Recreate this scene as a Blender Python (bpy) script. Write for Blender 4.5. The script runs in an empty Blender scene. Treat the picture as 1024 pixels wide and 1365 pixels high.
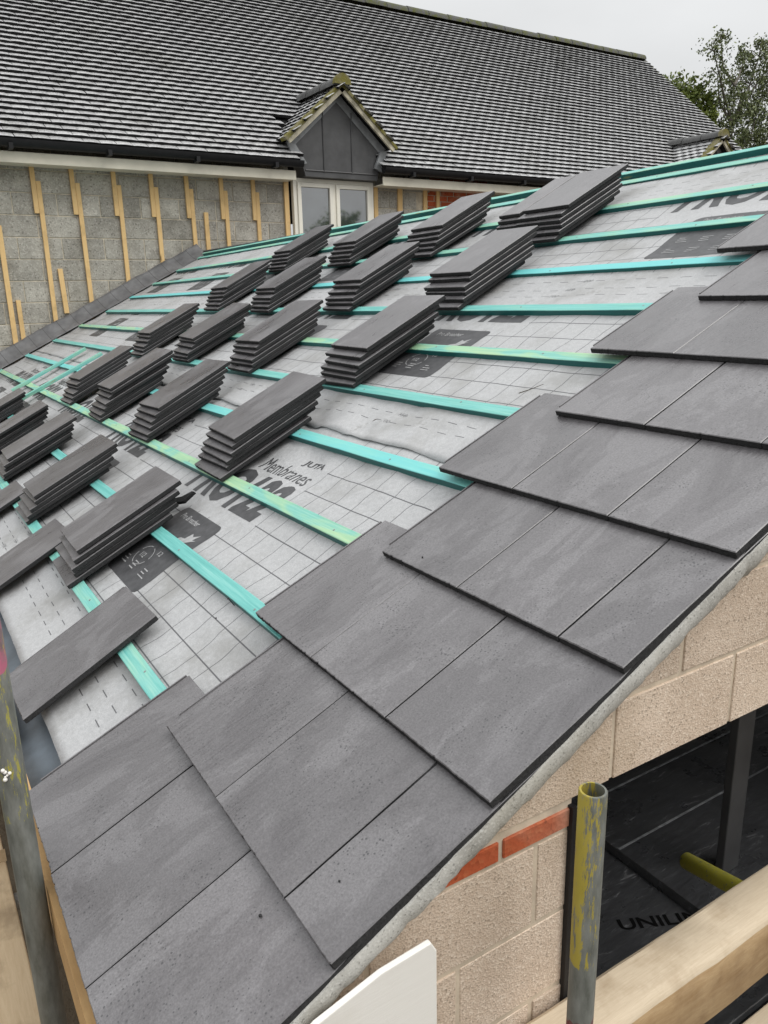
import bpy, bmesh, math, random
from mathutils import Vector, Matrix, noise
random.seed(7)
scene = bpy.context.scene
COL = scene.collection
PI = math.pi
# ------------------------------------------------------------------ frame of the extension roof
SL = 0.47664; CS, SN = math.cos(SL), math.sin(SL)
G = 0.31535                    # gauge of a slate course
TW = 0.30                      # cover width of a slate
EX = Vector((0, -1, 0)); EY = Vector((CS, 0, SN)); EZ = Vector((-SN, 0, CS))
RM = Matrix(((EX.x, EY.x, EZ.x, 0), (EX.y, EY.y, EZ.y, 0), (EX.z, EY.z, EZ.z, 0), (0, 0, 0, 1)))
TWIST = 0.002
def hoff(u, v): return -TWIST * max(u - 1, 0) * v       # the old roof is a little out of true
def vs(u, v): return v - 0.0065 * max(u - 0.9, 0)
def roofw(u, v, h=0.0): return RM @ Vector((-u, v, h))

# ------------------------------------------------------------------ helpers
def tag(o, label=None, cat=None, group=None, kind=None):
    if label: o['label'] = label
    if cat: o['category'] = cat
    if group: o['group'] = group
    if kind: o['kind'] = kind
    return o
def empty(name, loc=(0, 0, 0), **k):
    o = bpy.data.objects.new(name, None); COL.objects.link(o); o.location = loc
    return tag(o, **k)
class MB:
    def __init__(s): s.v = []; s.f = []; s.m = []
    def add(s, vs_, fs, m=0):
        b = len(s.v); s.v += [tuple(p) for p in vs_]
        for f in fs: s.f.append(tuple(i + b for i in f)); s.m.append(m)
    def box(s, x0, x1, y0, y1, z0, z1, m=0, M=None):
        p = [Vector(q) for q in ((x0,y0,z0),(x1,y0,z0),(x1,y1,z0),(x0,y1,z0),(x0,y0,z1),(x1,y0,z1),(x1,y1,z1),(x0,y1,z1))]
        if M is not None: p = [M @ q for q in p]
        s.add(p, [(3,2,1,0),(4,5,6,7),(0,1,5,4),(1,2,6,5),(2,3,7,6),(3,0,4,7)], m)
    def prism(s, poly, a, b, fn, m=0):
        """poly: 2-D outline, fn(p, t) -> 3-D, extruded from t=a to t=b"""
        n = len(poly)
        vv = [fn(p, a) for p in poly] + [fn(p, b) for p in poly]
        s.add(vv, [tuple(range(n))[::-1], tuple(range(n, 2*n))] + [(i, (i+1) % n, n+(i+1) % n, n+i) for i in range(n)], m)
    def tube(s, pts, r, n=16, m=0, cap=True, r2=None):
        pts = [Vector(p) for p in pts]; rings = []
        for i, p in enumerate(pts):
            d = (pts[min(i+1, len(pts)-1)] - pts[max(i-1, 0)]).normalized()
            a = d.orthogonal().normalized() if i == 0 else (rings_a - d * rings_a.dot(d)).normalized()
            rings_a = a; b = d.cross(a)
            rr = r[i] if isinstance(r, (list, tuple)) else r
            rings.append([p + (a*math.cos(2*PI*k/n) + b*math.sin(2*PI*k/n))*rr for k in range(n)])
        vv = [q for R in rings for q in R]; fs = []
        for i in range(len(pts)-1):
            for k in range(n): fs.append((i*n+k, i*n+(k+1) % n, (i+1)*n+(k+1) % n, (i+1)*n+k))
        if cap: fs += [tuple(range(n))[::-1], tuple((len(pts)-1)*n+k for k in range(n))]
        s.add(vv, fs, m)
    def mesh(s, name, mats, smooth=False, bevel=0, seg=2):
        me = bpy.data.meshes.new(name); me.from_pydata(s.v, [], s.f)
        for m in (mats if isinstance(mats, (list, tuple)) else [mats]): me.materials.append(m)
        for p, m in zip(me.polygons, s.m): p.material_index = m
        bm = bmesh.new(); bm.from_mesh(me)
        if bevel:
            es = [e for e in bm.edges if len(e.link_faces) == 2 and e.calc_face_angle(0) > 0.6]
            bmesh.ops.bevel(bm, geom=es, offset=bevel, segments=seg, affect='EDGES', profile=0.5)
        bmesh.ops.recalc_face_normals(bm, faces=bm.faces)
        if smooth:
            for f in bm.faces: f.smooth = True
            for e in bm.edges:
                if len(e.link_faces) == 2 and e.calc_face_angle(0) > 0.7: e.smooth = False
        bm.to_mesh(me); bm.free()
        return me
    def build(s, name, mats, parent=None, M=None, smooth=False, bevel=0, seg=2, **k):
        return link(name, s.mesh(name, mats, smooth, bevel, seg), parent, M, **k)
def link(name, me, parent=None, M=None, **k):
    o = bpy.data.objects.new(name, me); COL.objects.link(o)
    if M is not None: o.matrix_world = M
    if parent is not None: o.parent = parent
    return tag(o, **k)
def fbm(x, y, z=0, oct=3):
    return noise.fractal(Vector((x, y, z)), 0.8, 2.0, oct)

# ------------------------------------------------------------------ materials
class NT:
    def __init__(s, name, rough=0.6, spec=0.5):
        s.mat = bpy.data.materials.new(name); s.mat.use_nodes = True
        s.t = s.mat.node_tree; s.b = s.t.nodes['Principled BSDF']
        s.b.inputs['Roughness'].default_value = rough; s.b.inputs['Specular IOR Level'].default_value = spec
        s.co = None
    def n(s, typ, **kw):
        nd = s.t.nodes.new('ShaderNode' + typ)
        for k, v in kw.items():
            if k.startswith('_'): setattr(nd, k[1:], v)
            else:
                key = k.replace('__', ' ')
                nd.inputs[int(key[1:]) if key[0] == 'i' and key[1:].isdigit() else key].default_value = v
        return nd
    def l(s, a, b): s.t.links.new(a, b)
    def coord(s, scale=(1, 1, 1), rnd=False, loc=(0, 0, 0)):
        tc = s.n('TexCoord'); mp = s.n('Mapping'); s.l(tc.outputs['Object'], mp.inputs['Vector'])
        mp.inputs['Scale'].default_value = scale; mp.inputs['Location'].default_value = loc
        if rnd:
            oi = s.n('ObjectInfo'); vm = s.n('VectorMath', _operation='MULTIPLY'); vm.inputs[1].default_value = (37, 91, 53)
            s.l(oi.outputs['Random'], vm.inputs[0]); ad = s.n('VectorMath', _operation='ADD')
            s.l(tc.outputs['Object'], ad.inputs[0]); s.l(vm.outputs[0], ad.inputs[1]); s.l(ad.outputs[0], mp.inputs['Vector'])
        return mp.outputs['Vector']
    def noise(s, vec, scale=5, detail=4, rough=0.6, dist=0):
        nd = s.n('TexNoise'); nd.inputs['Scale'].default_value = scale; nd.inputs['Detail'].default_value = detail
        nd.inputs['Roughness'].default_value = rough; nd.inputs['Distortion'].default_value = dist
        s.l(vec, nd.inputs['Vector']); return nd.outputs['Fac']
    def ramp(s, fac, stops):
        r = s.n('ValToRGB'); e = r.color_ramp.elements
        while len(e) < len(stops): e.new(0.5)
        for el, (p, c) in zip(e, stops):
            el.position = p; el.color = (c, c, c, 1) if isinstance(c, (int, float)) else (*c, 1)
        s.l(fac, r.inputs['Fac']); return r.outputs['Color']
    def mix(s, a, b, fac, mode='MIX'):
        m = s.n('Mix', _data_type='RGBA', _blend_type=mode)
        for sock, v in ((m.inputs['Factor'], fac), (m.inputs['A'], a), (m.inputs['B'], b)):
            if isinstance(v, (int, float)): sock.default_value = v if sock.type == 'VALUE' else (v, v, v, 1)
            elif isinstance(v, tuple): sock.default_value = (*v, 1)
            else: s.l(v, sock)
        return m.outputs['Result']
    def math(s, op, a, b=0.0, c=None):
        m = s.n('Math', _operation=op)
        for i, v in enumerate((a, b) if c is None else (a, b, c)):
            if isinstance(v, (int, float)): m.inputs[i].default_value = v
            else: s.l(v, m.inputs[i])
        return m.outputs[0]
    def base(s, c):
        if isinstance(c, tuple): s.b.inputs['Base Color'].default_value = (*c, 1)
        else: s.l(c, s.b.inputs['Base Color'])
    def rough(s, r): s.l(r, s.b.inputs['Roughness'])
    def bump(s, h, strength=0.3, dist=0.002):
        b = s.n('Bump'); b.inputs['Strength'].default_value = strength; b.inputs['Distance'].default_value = dist
        s.l(h, b.inputs['Height']); s.l(b.outputs['Normal'], s.b.inputs['Normal'])
    def random(s): return s.n('ObjectInfo').outputs['Random']
    def island(s): return s.n('NewGeometry').outputs['Random Per Island']

def plain(name, c, rough=0.6, spec=0.5, var=0.25, scale=12, bump=0.15, bscale=80):
    m = NT(name, rough, spec); v = m.coord()
    n1 = m.noise(v, scale, 5)
    lo = tuple(x*(1-var) for x in c); hi = tuple(min(1, x*(1+var)) for x in c)
    m.base(m.ramp(n1, [(0.3, lo), (0.7, hi)])); m.bump(m.noise(v, bscale, 4), bump)
    return m.mat

def slate_mat():
    m = NT('slate_face', 0.5, 0.75)
    v = m.coord((1, 0.22, 1), rnd=True); vi = m.coord((1, 1, 1), rnd=True)
    streak = m.noise(v, 16, 6, 0.65, 0.4); patch = m.noise(m.coord((1, 0.45, 1), rnd=True), 6, 8, 0.68, 0.5)
    fine = m.noise(vi, 260, 3, 0.7)
    c = m.ramp(streak, [(0.25, (0.112, 0.106, 0.109)), (0.75, (0.148, 0.141, 0.145))])
    c = m.mix(c, (0.195, 0.188, 0.193), m.ramp(patch, [(0.51, 0.0), (0.56, 0.55)]))
    c = m.mix(c, (0.085, 0.079, 0.082), m.ramp(patch, [(0.38, 0.6), (0.45, 0.0)]))
    c = m.mix(c, m.ramp(fine, [(0.3, 0.6), (0.7, 1.35)]), 0.7, 'MULTIPLY')
    vo = m.n('TexVoronoi'); vo.inputs['Scale'].default_value = 120; m.l(vi, vo.inputs['Vector'])
    gate = m.noise(vi, 11, 3); th = m.math('MULTIPLY', m.ramp(gate, [(0.36, 0.12), (0.66, 1.0)]), 0.25)
    pit = m.math('LESS_THAN', vo.outputs['Distance'], th)
    c = m.mix(c, (0.045, 0.045, 0.047), m.math('MULTIPLY', pit, 0.8))
    c = m.mix(c, m.ramp(m.random(), [(0, 0.92), (1, 1.07)]), 1.0, 'MULTIPLY')
    m.base(c); m.rough(m.ramp(patch, [(0.3, 0.24), (0.7, 0.42)]))
    br = m.noise(m.coord((0.12, 1.6, 1), rnd=True), 120, 3, 0.7)
    h = m.math('ADD', m.math('MULTIPLY', fine, 0.5), m.math('SUBTRACT', streak, m.math('MULTIPLY', pit, 1.2)))
    m.bump(m.math('ADD', h, m.math('MULTIPLY', br, 0.3)), 0.35, 0.0016); return m.mat
def edge_mat():
    m = NT('slate_edge', 0.85, 0.25); v = m.coord((1, 1, 1), rnd=True); n = m.noise(v, 170, 4, 0.7)
    m.base(m.ramp(n, [(0.3, (0.020, 0.020, 0.020)), (0.64, (0.040, 0.040, 0.041)), (0.8, (0.09, 0.09, 0.09))])); m.bump(n, 0.8, 0.004); return m.mat
def teal_mat(kind=''):
    m = NT('treated_batten_wood' + kind, 0.5, 0.45); v = m.coord((0.35, 14, 14), rnd=True); vb = m.coord((1.2, 6, 6), rnd=True)
    grain = m.noise(v, 9, 7, 0.72, 0.25); blot = m.noise(vb, 2.6, 3, 0.5, 1.2)
    c = m.ramp(grain, [(0.2, (0.06, 0.31, 0.29)), (0.5, (0.16, 0.49, 0.45)), (0.8, (0.33, 0.63, 0.58))])
    pale = m.ramp(grain, [(0.2, (0.17, 0.45, 0.31)), (0.6, (0.40, 0.60, 0.36)), (0.9, (0.56, 0.62, 0.31))])
    amount = m.math('MULTIPLY', m.ramp(blot, [(0.42, 0.15), (0.62, 1.0)]), m.ramp(m.random(), [(0.2, 0.0), (0.9, 1.0)]))
    c = m.mix(c, pale, amount) if kind != 'pale' else m.mix(pale, c, m.ramp(blot, [(0.40, 0.75), (0.56, 0.0)]))
    if kind == 'cyan': c = m.mix(c, (0.16, 0.62, 0.64), 0.6)
    if kind == 'deep_teal': c = m.ramp(grain, [(0.2, (0.004, 0.085, 0.082)), (0.8, (0.016, 0.16, 0.15))])
    kn = m.n('TexVoronoi'); kn.inputs['Scale'].default_value = 2.3; m.l(m.coord((1, 5, 5), rnd=True), kn.inputs['Vector'])
    c = m.mix(c, (0.30, 0.27, 0.08), m.ramp(kn.outputs['Distance'], [(0.03, 0.75), (0.10, 0.0)]))
    m.base(c); m.bump(grain, 0.25, 0.002); m.rough(m.ramp(grain, [(0.3, 0.38), (0.7, 0.6)])); return m.mat
def wood_mat(name, lo, hi, axis=(9, 0.6, 9), dirt=(0.1, 0.08, 0.05), dirtamt=0.5, rough=0.65):
    m = NT(name, rough, 0.3); v = m.coord(axis, rnd=True); g = m.noise(v, 12, 9, 0.78, 0.6)
    c = m.ramp(g, [(0.25, lo), (0.75, hi)])
    d = m.noise(m.coord((1, 1, 1), rnd=True), 5, 5, 0.65)
    c = m.mix(c, dirt, m.math('MULTIPLY', m.ramp(d, [(0.5, 0.0), (0.75, 1.0)]), dirtamt))
    kn = m.n('TexVoronoi'); kn.inputs['Scale'].default_value = 2.2; m.l(m.coord(tuple(1.0 if a < 2 else 3.0 for a in axis), rnd=True), kn.inputs['Vector'])
    c = m.mix(c, tuple(x*0.25 for x in lo), m.ramp(kn.outputs['Distance'], [(0.05, 0.8), (0.11, 0.0)]))
    m.base(c); m.bump(g, 0.25, 0.002); return m.mat
def block_mat(name, lo, hi, agg, scale=60, bump=0.6, stain=(0.2, 0.17, 0.12), var=0.25):
    m = NT(name, 0.9, 0.2); v = m.coord(); n1 = m.noise(v, 5, 5, 0.6)
    c = m.ramp(n1, [(0.3, lo), (0.7, hi)])
    vo = m.n('TexVoronoi'); vo.inputs['Scale'].default_value = scale; m.l(v, vo.inputs['Vector'])
    c = m.mix(c, agg, m.ramp(vo.outputs['Color'], [(0.6, 0.0), (0.85, 0.5)]))
    c = m.mix(c, tuple(x*0.5 for x in lo), m.ramp(vo.outputs['Color'], [(0.10, 0.6), (0.24, 0.0)]))
    st = m.noise(m.coord((1, 1, 1), loc=(3, 1, 7)), 2.6, 4, 0.6)
    c = m.mix(c, stain, m.ramp(st, [(0.52, 0.0), (0.7, 0.5)]))
    c = m.mix(c, m.ramp(m.island(), [(0, 1-var), (1, 1+var)]), 1.0, 'MULTIPLY')
    m.base(c); m.bump(m.math('ADD', vo.outputs['Distance'], m.noise(v, scale*0.7, 5, 0.7)), bump, 0.35/scale); return m.mat
def tile_mat():
    m = NT('weathered_roof_tile', 0.3, 1.0); v = m.coord(); n1 = m.noise(v, 1.3, 4); n2 = m.noise(v, 40, 4, 0.7)
    c = m.ramp(m.island(), [(0, (0.42, 0.42, 0.42)), (0.5, (0.48, 0.48, 0.48)), (1, (0.54, 0.54, 0.535))])
    c = m.mix(c, m.ramp(n2, [(0.3, 0.7), (0.7, 1.2)]), 0.8, 'MULTIPLY')
    c = m.mix(c, (0.17, 0.165, 0.13), m.ramp(m.noise(v, 1.1, 7, 0.7), [(0.54, 0.0), (0.70, 0.4)]))
    m.base(c); m.rough(m.ramp(n2, [(0.3, 0.2), (0.7, 0.38)])); m.bump(n2, 0.25, 0.003); return m.mat
def moss_mat(name, stone, moss, amt=(0.42, 0.6)):
    m = NT(name, 0.85, 0.2); v = m.coord(); n = m.noise(v, 9, 5, 0.7)
    m.base(m.mix(stone, m.mix(moss, tuple(x*0.5 for x in moss), m.noise(v, 60, 3)), m.ramp(n, [(amt[0], 0.0), (amt[1], 1.0)])))
    m.bump(m.noise(v, 70, 4), 0.5, 0.01); return m.mat
def membrane_mat(name, x0, text_rows=True):
    """grey roofing underlay: printed 100 mm grid and dashed lap lines (print, so in the colour)"""
    m = NT(name, 0.55, 0.35); tc = m.n('TexCoord'); sp = m.n('SeparateXYZ'); m.l(tc.outputs['Object'], sp.inputs[0])
    X, Y = sp.outputs['X'], sp.outputs['Y']; v = tc.outputs['Object']
    wob = m.noise(v, 6, 2); wx = m.math('MULTIPLY_ADD', m.math('SUBTRACT', wob, 0.5), 0.045, X)
    fine = m.noise(v, 420, 2, 0.7); mid = m.noise(v, 70, 4, 0.7); big = m.noise(v, 2.2, 4)
    c = m.ramp(fine, [(0.3, (0.36, 0.365, 0.37)), (0.7, (0.52, 0.52, 0.52))])
    c = m.mix(c, m.ramp(mid, [(0.3, 0.86), (0.7, 1.08)]), 1.0, 'MULTIPLY')
    c = m.mix(c, (0.25, 0.245, 0.23), m.ramp(m.noise(v, 3.2, 7, 0.7), [(0.5, 0.0), (0.68, 0.6)]))
    c = m.mix(c, (0.15, 0.14, 0.12), m.ramp(m.noise(m.coord((1, 1, 1), loc=(5, 9, 2)), 11, 6, 0.75), [(0.62, 0.0), (0.72, 0.45)]))
    # grid
    def line(coord, period, width):
        f = m.math('MODULO', m.math('ADD', coord, 100.0), period)
        return m.math('LESS_THAN', m.math('ABSOLUTE', m.math('SUBTRACT', f, period/2)), width/2)
    lv = line(wx, 0.1, 0.003); lu = line(m.math('ADD', Y, 0.05), 0.1, 0.004)
    # panel where the maker's lettering is printed has no grid
    px = m.math('MODULO', m.math('ADD', m.math('SUBTRACT', X, x0), 134.0), 1.34)
    inpanel = m.math('MULTIPLY', m.math('LESS_THAN', px, 0.74), m.math('GREATER_THAN', Y, 0.745))
    grid = m.math('MULTIPLY', m.math('MAXIMUM', lv, lu), m.math('GREATER_THAN', Y, 0.27))
    grid = m.math('MULTIPLY', grid, m.math('SUBTRACT', 1.0, inpanel))
    dash = m.math('LESS_THAN', m.math('MODULO', m.math('ADD', X, 100.0), 0.095), 0.045)
    rows = None
    for yy in (0.112, 0.163, 0.225):
        r = m.math('LESS_THAN', m.math('ABSOLUTE', m.math('SUBTRACT', Y, yy)), 0.0016)
        rows = r if rows is None else m.math('MAXIMUM', rows, r)
    ink = m.math('MAXIMUM', grid, m.math('MULTIPLY', rows, dash))
    c = m.mix(c, (0.075, 0.075, 0.08), m.math('MULTIPLY', ink, 0.88))
    m.base(c); m.rough(m.ramp(mid, [(0.3, 0.42), (0.7, 0.65)]))
    m.bump(m.math('ADD', m.math('MULTIPLY', fine, 0.4), mid), 0.2, 0.002); return m.mat
def metal_tube_mat(name, paint, lo, hi, zt, second=None, sided=0.0, cover=0.44):
    """galvanised scaffold tube with scuffed paint between local heights lo and hi"""
    m = NT(name, 0.5, 0.5); tc = m.n('TexCoord'); sp = m.n('SeparateXYZ'); v = tc.outputs['Object']; m.l(v, sp.inputs[0])
    n = m.noise(m.coord((1, 1, 0.25)), 55, 5, 0.7); n2 = m.noise(v, 14, 4, 0.65)
    c = m.ramp(n, [(0.25, (0.085, 0.09, 0.075)), (0.7, (0.22, 0.225, 0.205))])
    def band(a, b, z=sp.outputs['Z']):
        return m.math('MULTIPLY', m.math('GREATER_THAN', m.math('MULTIPLY_ADD', m.math('SUBTRACT', n2, 0.5), 0.12, z), a), m.math('LESS_THAN', m.math('MULTIPLY_ADD', m.math('SUBTRACT', n2, 0.5), 0.12, z), b))
    fl = m.noise(m.coord((1, 1, 0.16), loc=(4, 2, 1)), 110, 8, 0.8)
    side = m.math('ADD', m.math('MULTIPLY', sp.outputs['X'], -0.85), m.math('MULTIPLY', sp.outputs['Y'], 0.52))
    fl = m.math('ADD', fl, m.math('MULTIPLY', side, sided))
    flake = m.ramp(fl, [(cover, 0.0), (cover + 0.02, 0.8)])
    c = m.mix(c, paint, m.math('MULTIPLY', flake, band(lo, hi)))
    if second:
        c = m.mix(c, second[0], m.math('MULTIPLY', m.ramp(n2, [(0.35, 0.2), (0.5, 0.95)]), band(second[1], second[2])))
    m.base(c); m.b.inputs['Metallic'].default_value = 0.25; m.bump(n, 0.25, 0.001); m.rough(m.ramp(n, [(0.3, 0.4), (0.7, 0.65)])); return m.mat

M = {}
M['slate'] = slate_mat(); M['slate_edge'] = edge_mat(); M['teal'] = teal_mat(); M['pale'] = teal_mat('pale'); M['cyan'] = teal_mat('cyan'); M['deep_teal'] = teal_mat('deep_teal')
M['print'] = plain('dark_print', (0.075, 0.075, 0.078), 0.5, 0.4, 0.25, 30, 0.1)
M['print_white'] = plain('white_print', (0.36, 0.36, 0.36), 0.6, 0.3, 0.2, 60, 0.1)
M['print_faint'] = plain('faint_print', (0.2, 0.2, 0.2), 0.6, 0.3, 0.2, 60, 0.1)
M['upturn'] = None
M['house_block'] = block_mat('grey_block', (0.29, 0.275, 0.24), (0.45, 0.43, 0.375), (0.58, 0.56, 0.50), 75, 0.5, (0.16, 0.15, 0.12), 0.2)
M['mortar'] = plain('mortar', (0.56, 0.50, 0.39), 0.9, 0.2, 0.25, 14, 0.4)
M['gable_block'] = block_mat('tan_block', (0.50, 0.39, 0.295), (0.64, 0.52, 0.41), (0.80, 0.70, 0.58), 260, 0.8, (0.30, 0.22, 0.13), 0.10)
M['gable_mortar'] = plain('gable_mortar', (0.56, 0.47, 0.36), 0.9, 0.2, 0.2, 20, 0.5)
M['verge_mortar'] = block_mat('grey_cement', (0.34, 0.33, 0.30), (0.56, 0.55, 0.51), (0.62, 0.61, 0.57), 330, 0.4, (0.30, 0.27, 0.19), 0.0)
M['red_brick'] = block_mat('red_brick', (0.36, 0.075, 0.03), (0.46, 0.11, 0.045), (0.5, 0.16, 0.07), 120, 0.3, (0.5, 0.4, 0.3), 0.12)
M['pine'] = wood_mat('pine', (0.66, 0.42, 0.17), (0.80, 0.58, 0.29), (9, 9, 0.5), (0.25, 0.16, 0.07), 0.4)
M['board'] = wood_mat('scaffold_board_wood', (0.44, 0.32, 0.19), (0.60, 0.47, 0.31), (9, 0.7, 9), (0.16, 0.11, 0.06), 0.8)
M['fascia_wood'] = wood_mat('new_softwood', (0.46, 0.27, 0.11), (0.58, 0.38, 0.18), (9, 0.7, 9), (0.2, 0.11, 0.04), 0.4)
M['beam'] = wood_mat('weathered_beam', (0.48, 0.38, 0.26), (0.66, 0.56, 0.42), (1.2, 22, 22), (0.26, 0.17, 0.09), 0.75)
M['beam_face'] = wood_mat('stained_beam', (0.30, 0.18, 0.08), (0.52, 0.38, 0.22), (0.8, 5, 5), (0.16, 0.085, 0.035), 0.85)
M['tile'] = tile_mat(); M['tile_edge_shade'] = plain('tile_edge_shade', (0.018, 0.018, 0.018), 0.9, 0.2, 0.3, 20)  # near-black tile fronts: wetness and the shadow of the gaps put into the colour
M['underlay'] = plain('roof_deck', (0.02, 0.02, 0.02), 0.9, 0.1)
M['ridge'] = moss_mat('mossy_ridge', (0.11, 0.11, 0.105), (0.13, 0.14, 0.045), (0.44, 0.62))
M['dark_ridge'] = plain('dark_ridge_tile', (0.09, 0.09, 0.088), 0.55, 0.4, 0.3, 9)
M['moss'] = moss_mat('mossy_verge', (0.20, 0.18, 0.13), (0.21, 0.19, 0.05), (0.34, 0.55))
M['lead'] = plain('lead_sheet', (0.068, 0.068, 0.069), 0.45, 0.5, 0.28, 5, 0.12, 20)
M['lead_light'] = plain('lead_flashing', (0.25, 0.26, 0.265), 0.45, 0.5, 0.3, 7, 0.15, 20)
M['cream'] = plain('cream_paint', (0.72, 0.68, 0.56), 0.5, 0.4, 0.10, 4, 0.05)
M['frame_white'] = plain('white_frame', (0.80, 0.77, 0.67), 0.4, 0.4, 0.05, 4, 0.03)
M['old_cream'] = plain('weathered_cream', (0.50, 0.46, 0.35), 0.7, 0.3, 0.3, 9, 0.2)
M['white'] = plain('white_plastic', (0.80, 0.775, 0.72), 0.4, 0.4, 0.04, 6, 0.03)
M['white_board'] = wood_mat('white_fascia', (0.78, 0.755, 0.70), (0.85, 0.83, 0.78), (0.6, 9, 30), (0.55, 0.50, 0.42), 0.35, 0.4)
M['black_plastic'] = plain('black_plastic', (0.010, 0.010, 0.011), 0.5, 0.3, 0.3)
M['tray'] = plain('eaves_tray', (0.10, 0.125, 0.15), 0.4, 0.5, 0.35, 8, 0.2, 40)
M['fragment'] = M['slate_edge']
M['bark'] = plain('bark', (0.10, 0.085, 0.065), 0.9, 0.1, 0.4, 8, 0.5)
M['birch'] = plain('pale_bark', (0.16, 0.145, 0.125), 0.85, 0.2, 0.5, 6, 0.4)
M['galv'] = plain('galvanised_steel', (0.25, 0.26, 0.255), 0.45, 0.5, 0.3, 20)
M['ink_black'] = plain('black_ink', (0.004, 0.004, 0.004), 0.6, 0.2)
def leaf_mat(name, a, b):
    m = NT(name, 0.55, 0.35); m.base(m.ramp(m.island(), [(0, a), (1, b)]))
    m.b.inputs['Subsurface Weight'].default_value = 0.0; return m.mat
M['leaf_dark'] = leaf_mat('leaf_green', (0.055, 0.085, 0.013), (0.19, 0.23, 0.045))
M['leaf_birch'] = leaf_mat('leaf_grey_green', (0.06, 0.08, 0.028), (0.18, 0.21, 0.085))
def upturn_mat():
    m = NT('dark_grey_upstand', 0.5, 0.4); tc = m.n('TexCoord'); sp = m.n('SeparateXYZ'); m.l(tc.outputs['Object'], sp.inputs[0])
    n = m.noise(tc.outputs['Object'], 8, 4); c = m.ramp(n, [(0.3, (0.10, 0.10, 0.103)), (0.7, (0.19, 0.19, 0.193))])
    f = m.math('MODULO', m.math('ADD', sp.outputs['Y'], 10.0), 0.17)
    c = m.mix(c, (0.06, 0.06, 0.06), m.math('LESS_THAN', f, 0.006)); m.base(c); m.bump(n, 0.3, 0.01); return m.mat
M['upturn'] = upturn_mat()
def foil_mat():
    m = NT('black_foil_board', 0.28, 0.9); v = m.coord((0.25, 1, 1)); n = m.noise(v, 26, 5, 0.75, 1.5)
    c = m.ramp(n, [(0.2, (0.034, 0.034, 0.036)), (0.6, (0.070, 0.072, 0.076)), (0.70, (0.26, 0.26, 0.265))])
    m.base(c); m.rough(m.ramp(m.noise(m.coord(), 7, 4), [(0.3, 0.22), (0.7, 0.5)])); m.bump(m.noise(m.coord((0.3, 1, 1)), 9, 6, 0.6), 0.6, 0.02); return m.mat
M['foil'] = foil_mat()
M['tape'] = plain('silver_tape', (0.30, 0.31, 0.32), 0.3, 0.6, 0.5, 30, 0.4)
def glass_mat():
    m = NT('window_glass', 0.03, 1.0); m.b.inputs['IOR'].default_value = 2.2
    m.base(m.ramp(m.noise(m.coord((1, 1, 1)), 2.5, 3), [(0.4, (0.02, 0.027, 0.03)), (0.7, (0.06, 0.075, 0.08))])); return m.mat
M['glass'] = glass_mat()
def ground_mat():
    m = NT('earth', 0.95, 0.1); v = m.coord(); n = m.noise(v, 1.5, 8, 0.7)
    m.base(m.ramp(n, [(0.3, (0.05, 0.039, 0.026)), (0.7, (0.13, 0.105, 0.075))])); m.bump(m.noise(v, 12, 6), 0.8, 0.05); return m.mat
M['ground'] = ground_mat()
M['yellow_tube'] = metal_tube_mat('tube_yellow', (0.50, 0.46, 0.03), -0.25, 0.9, 0, None, 0.0, 0.40)
M['pole_yellow'] = metal_tube_mat('pole_yellow', (0.42, 0.33, 0.025), -0.30, 0.9, 0, ((0.16, 0.03, 0.035), -0.62, -0.42), 5.0, 0.52)
M['pole_dull'] = metal_tube_mat('pole_dull', (0.40, 0.36, 0.04), 0.12, 0.47, 0, ((0.45, 0.13, 0.20), 0.42, 0.75), 0.0, 0.55)

# ------------------------------------------------------------------ ground
mb = MB(); mb.add([(-300, -300, -2.4), (300, -300, -2.4), (300, 400, -2.4), (-300, 400, -2.4)], [(0, 1, 2, 3)])
mb.build('ground', M['ground'], kind='structure')

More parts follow.
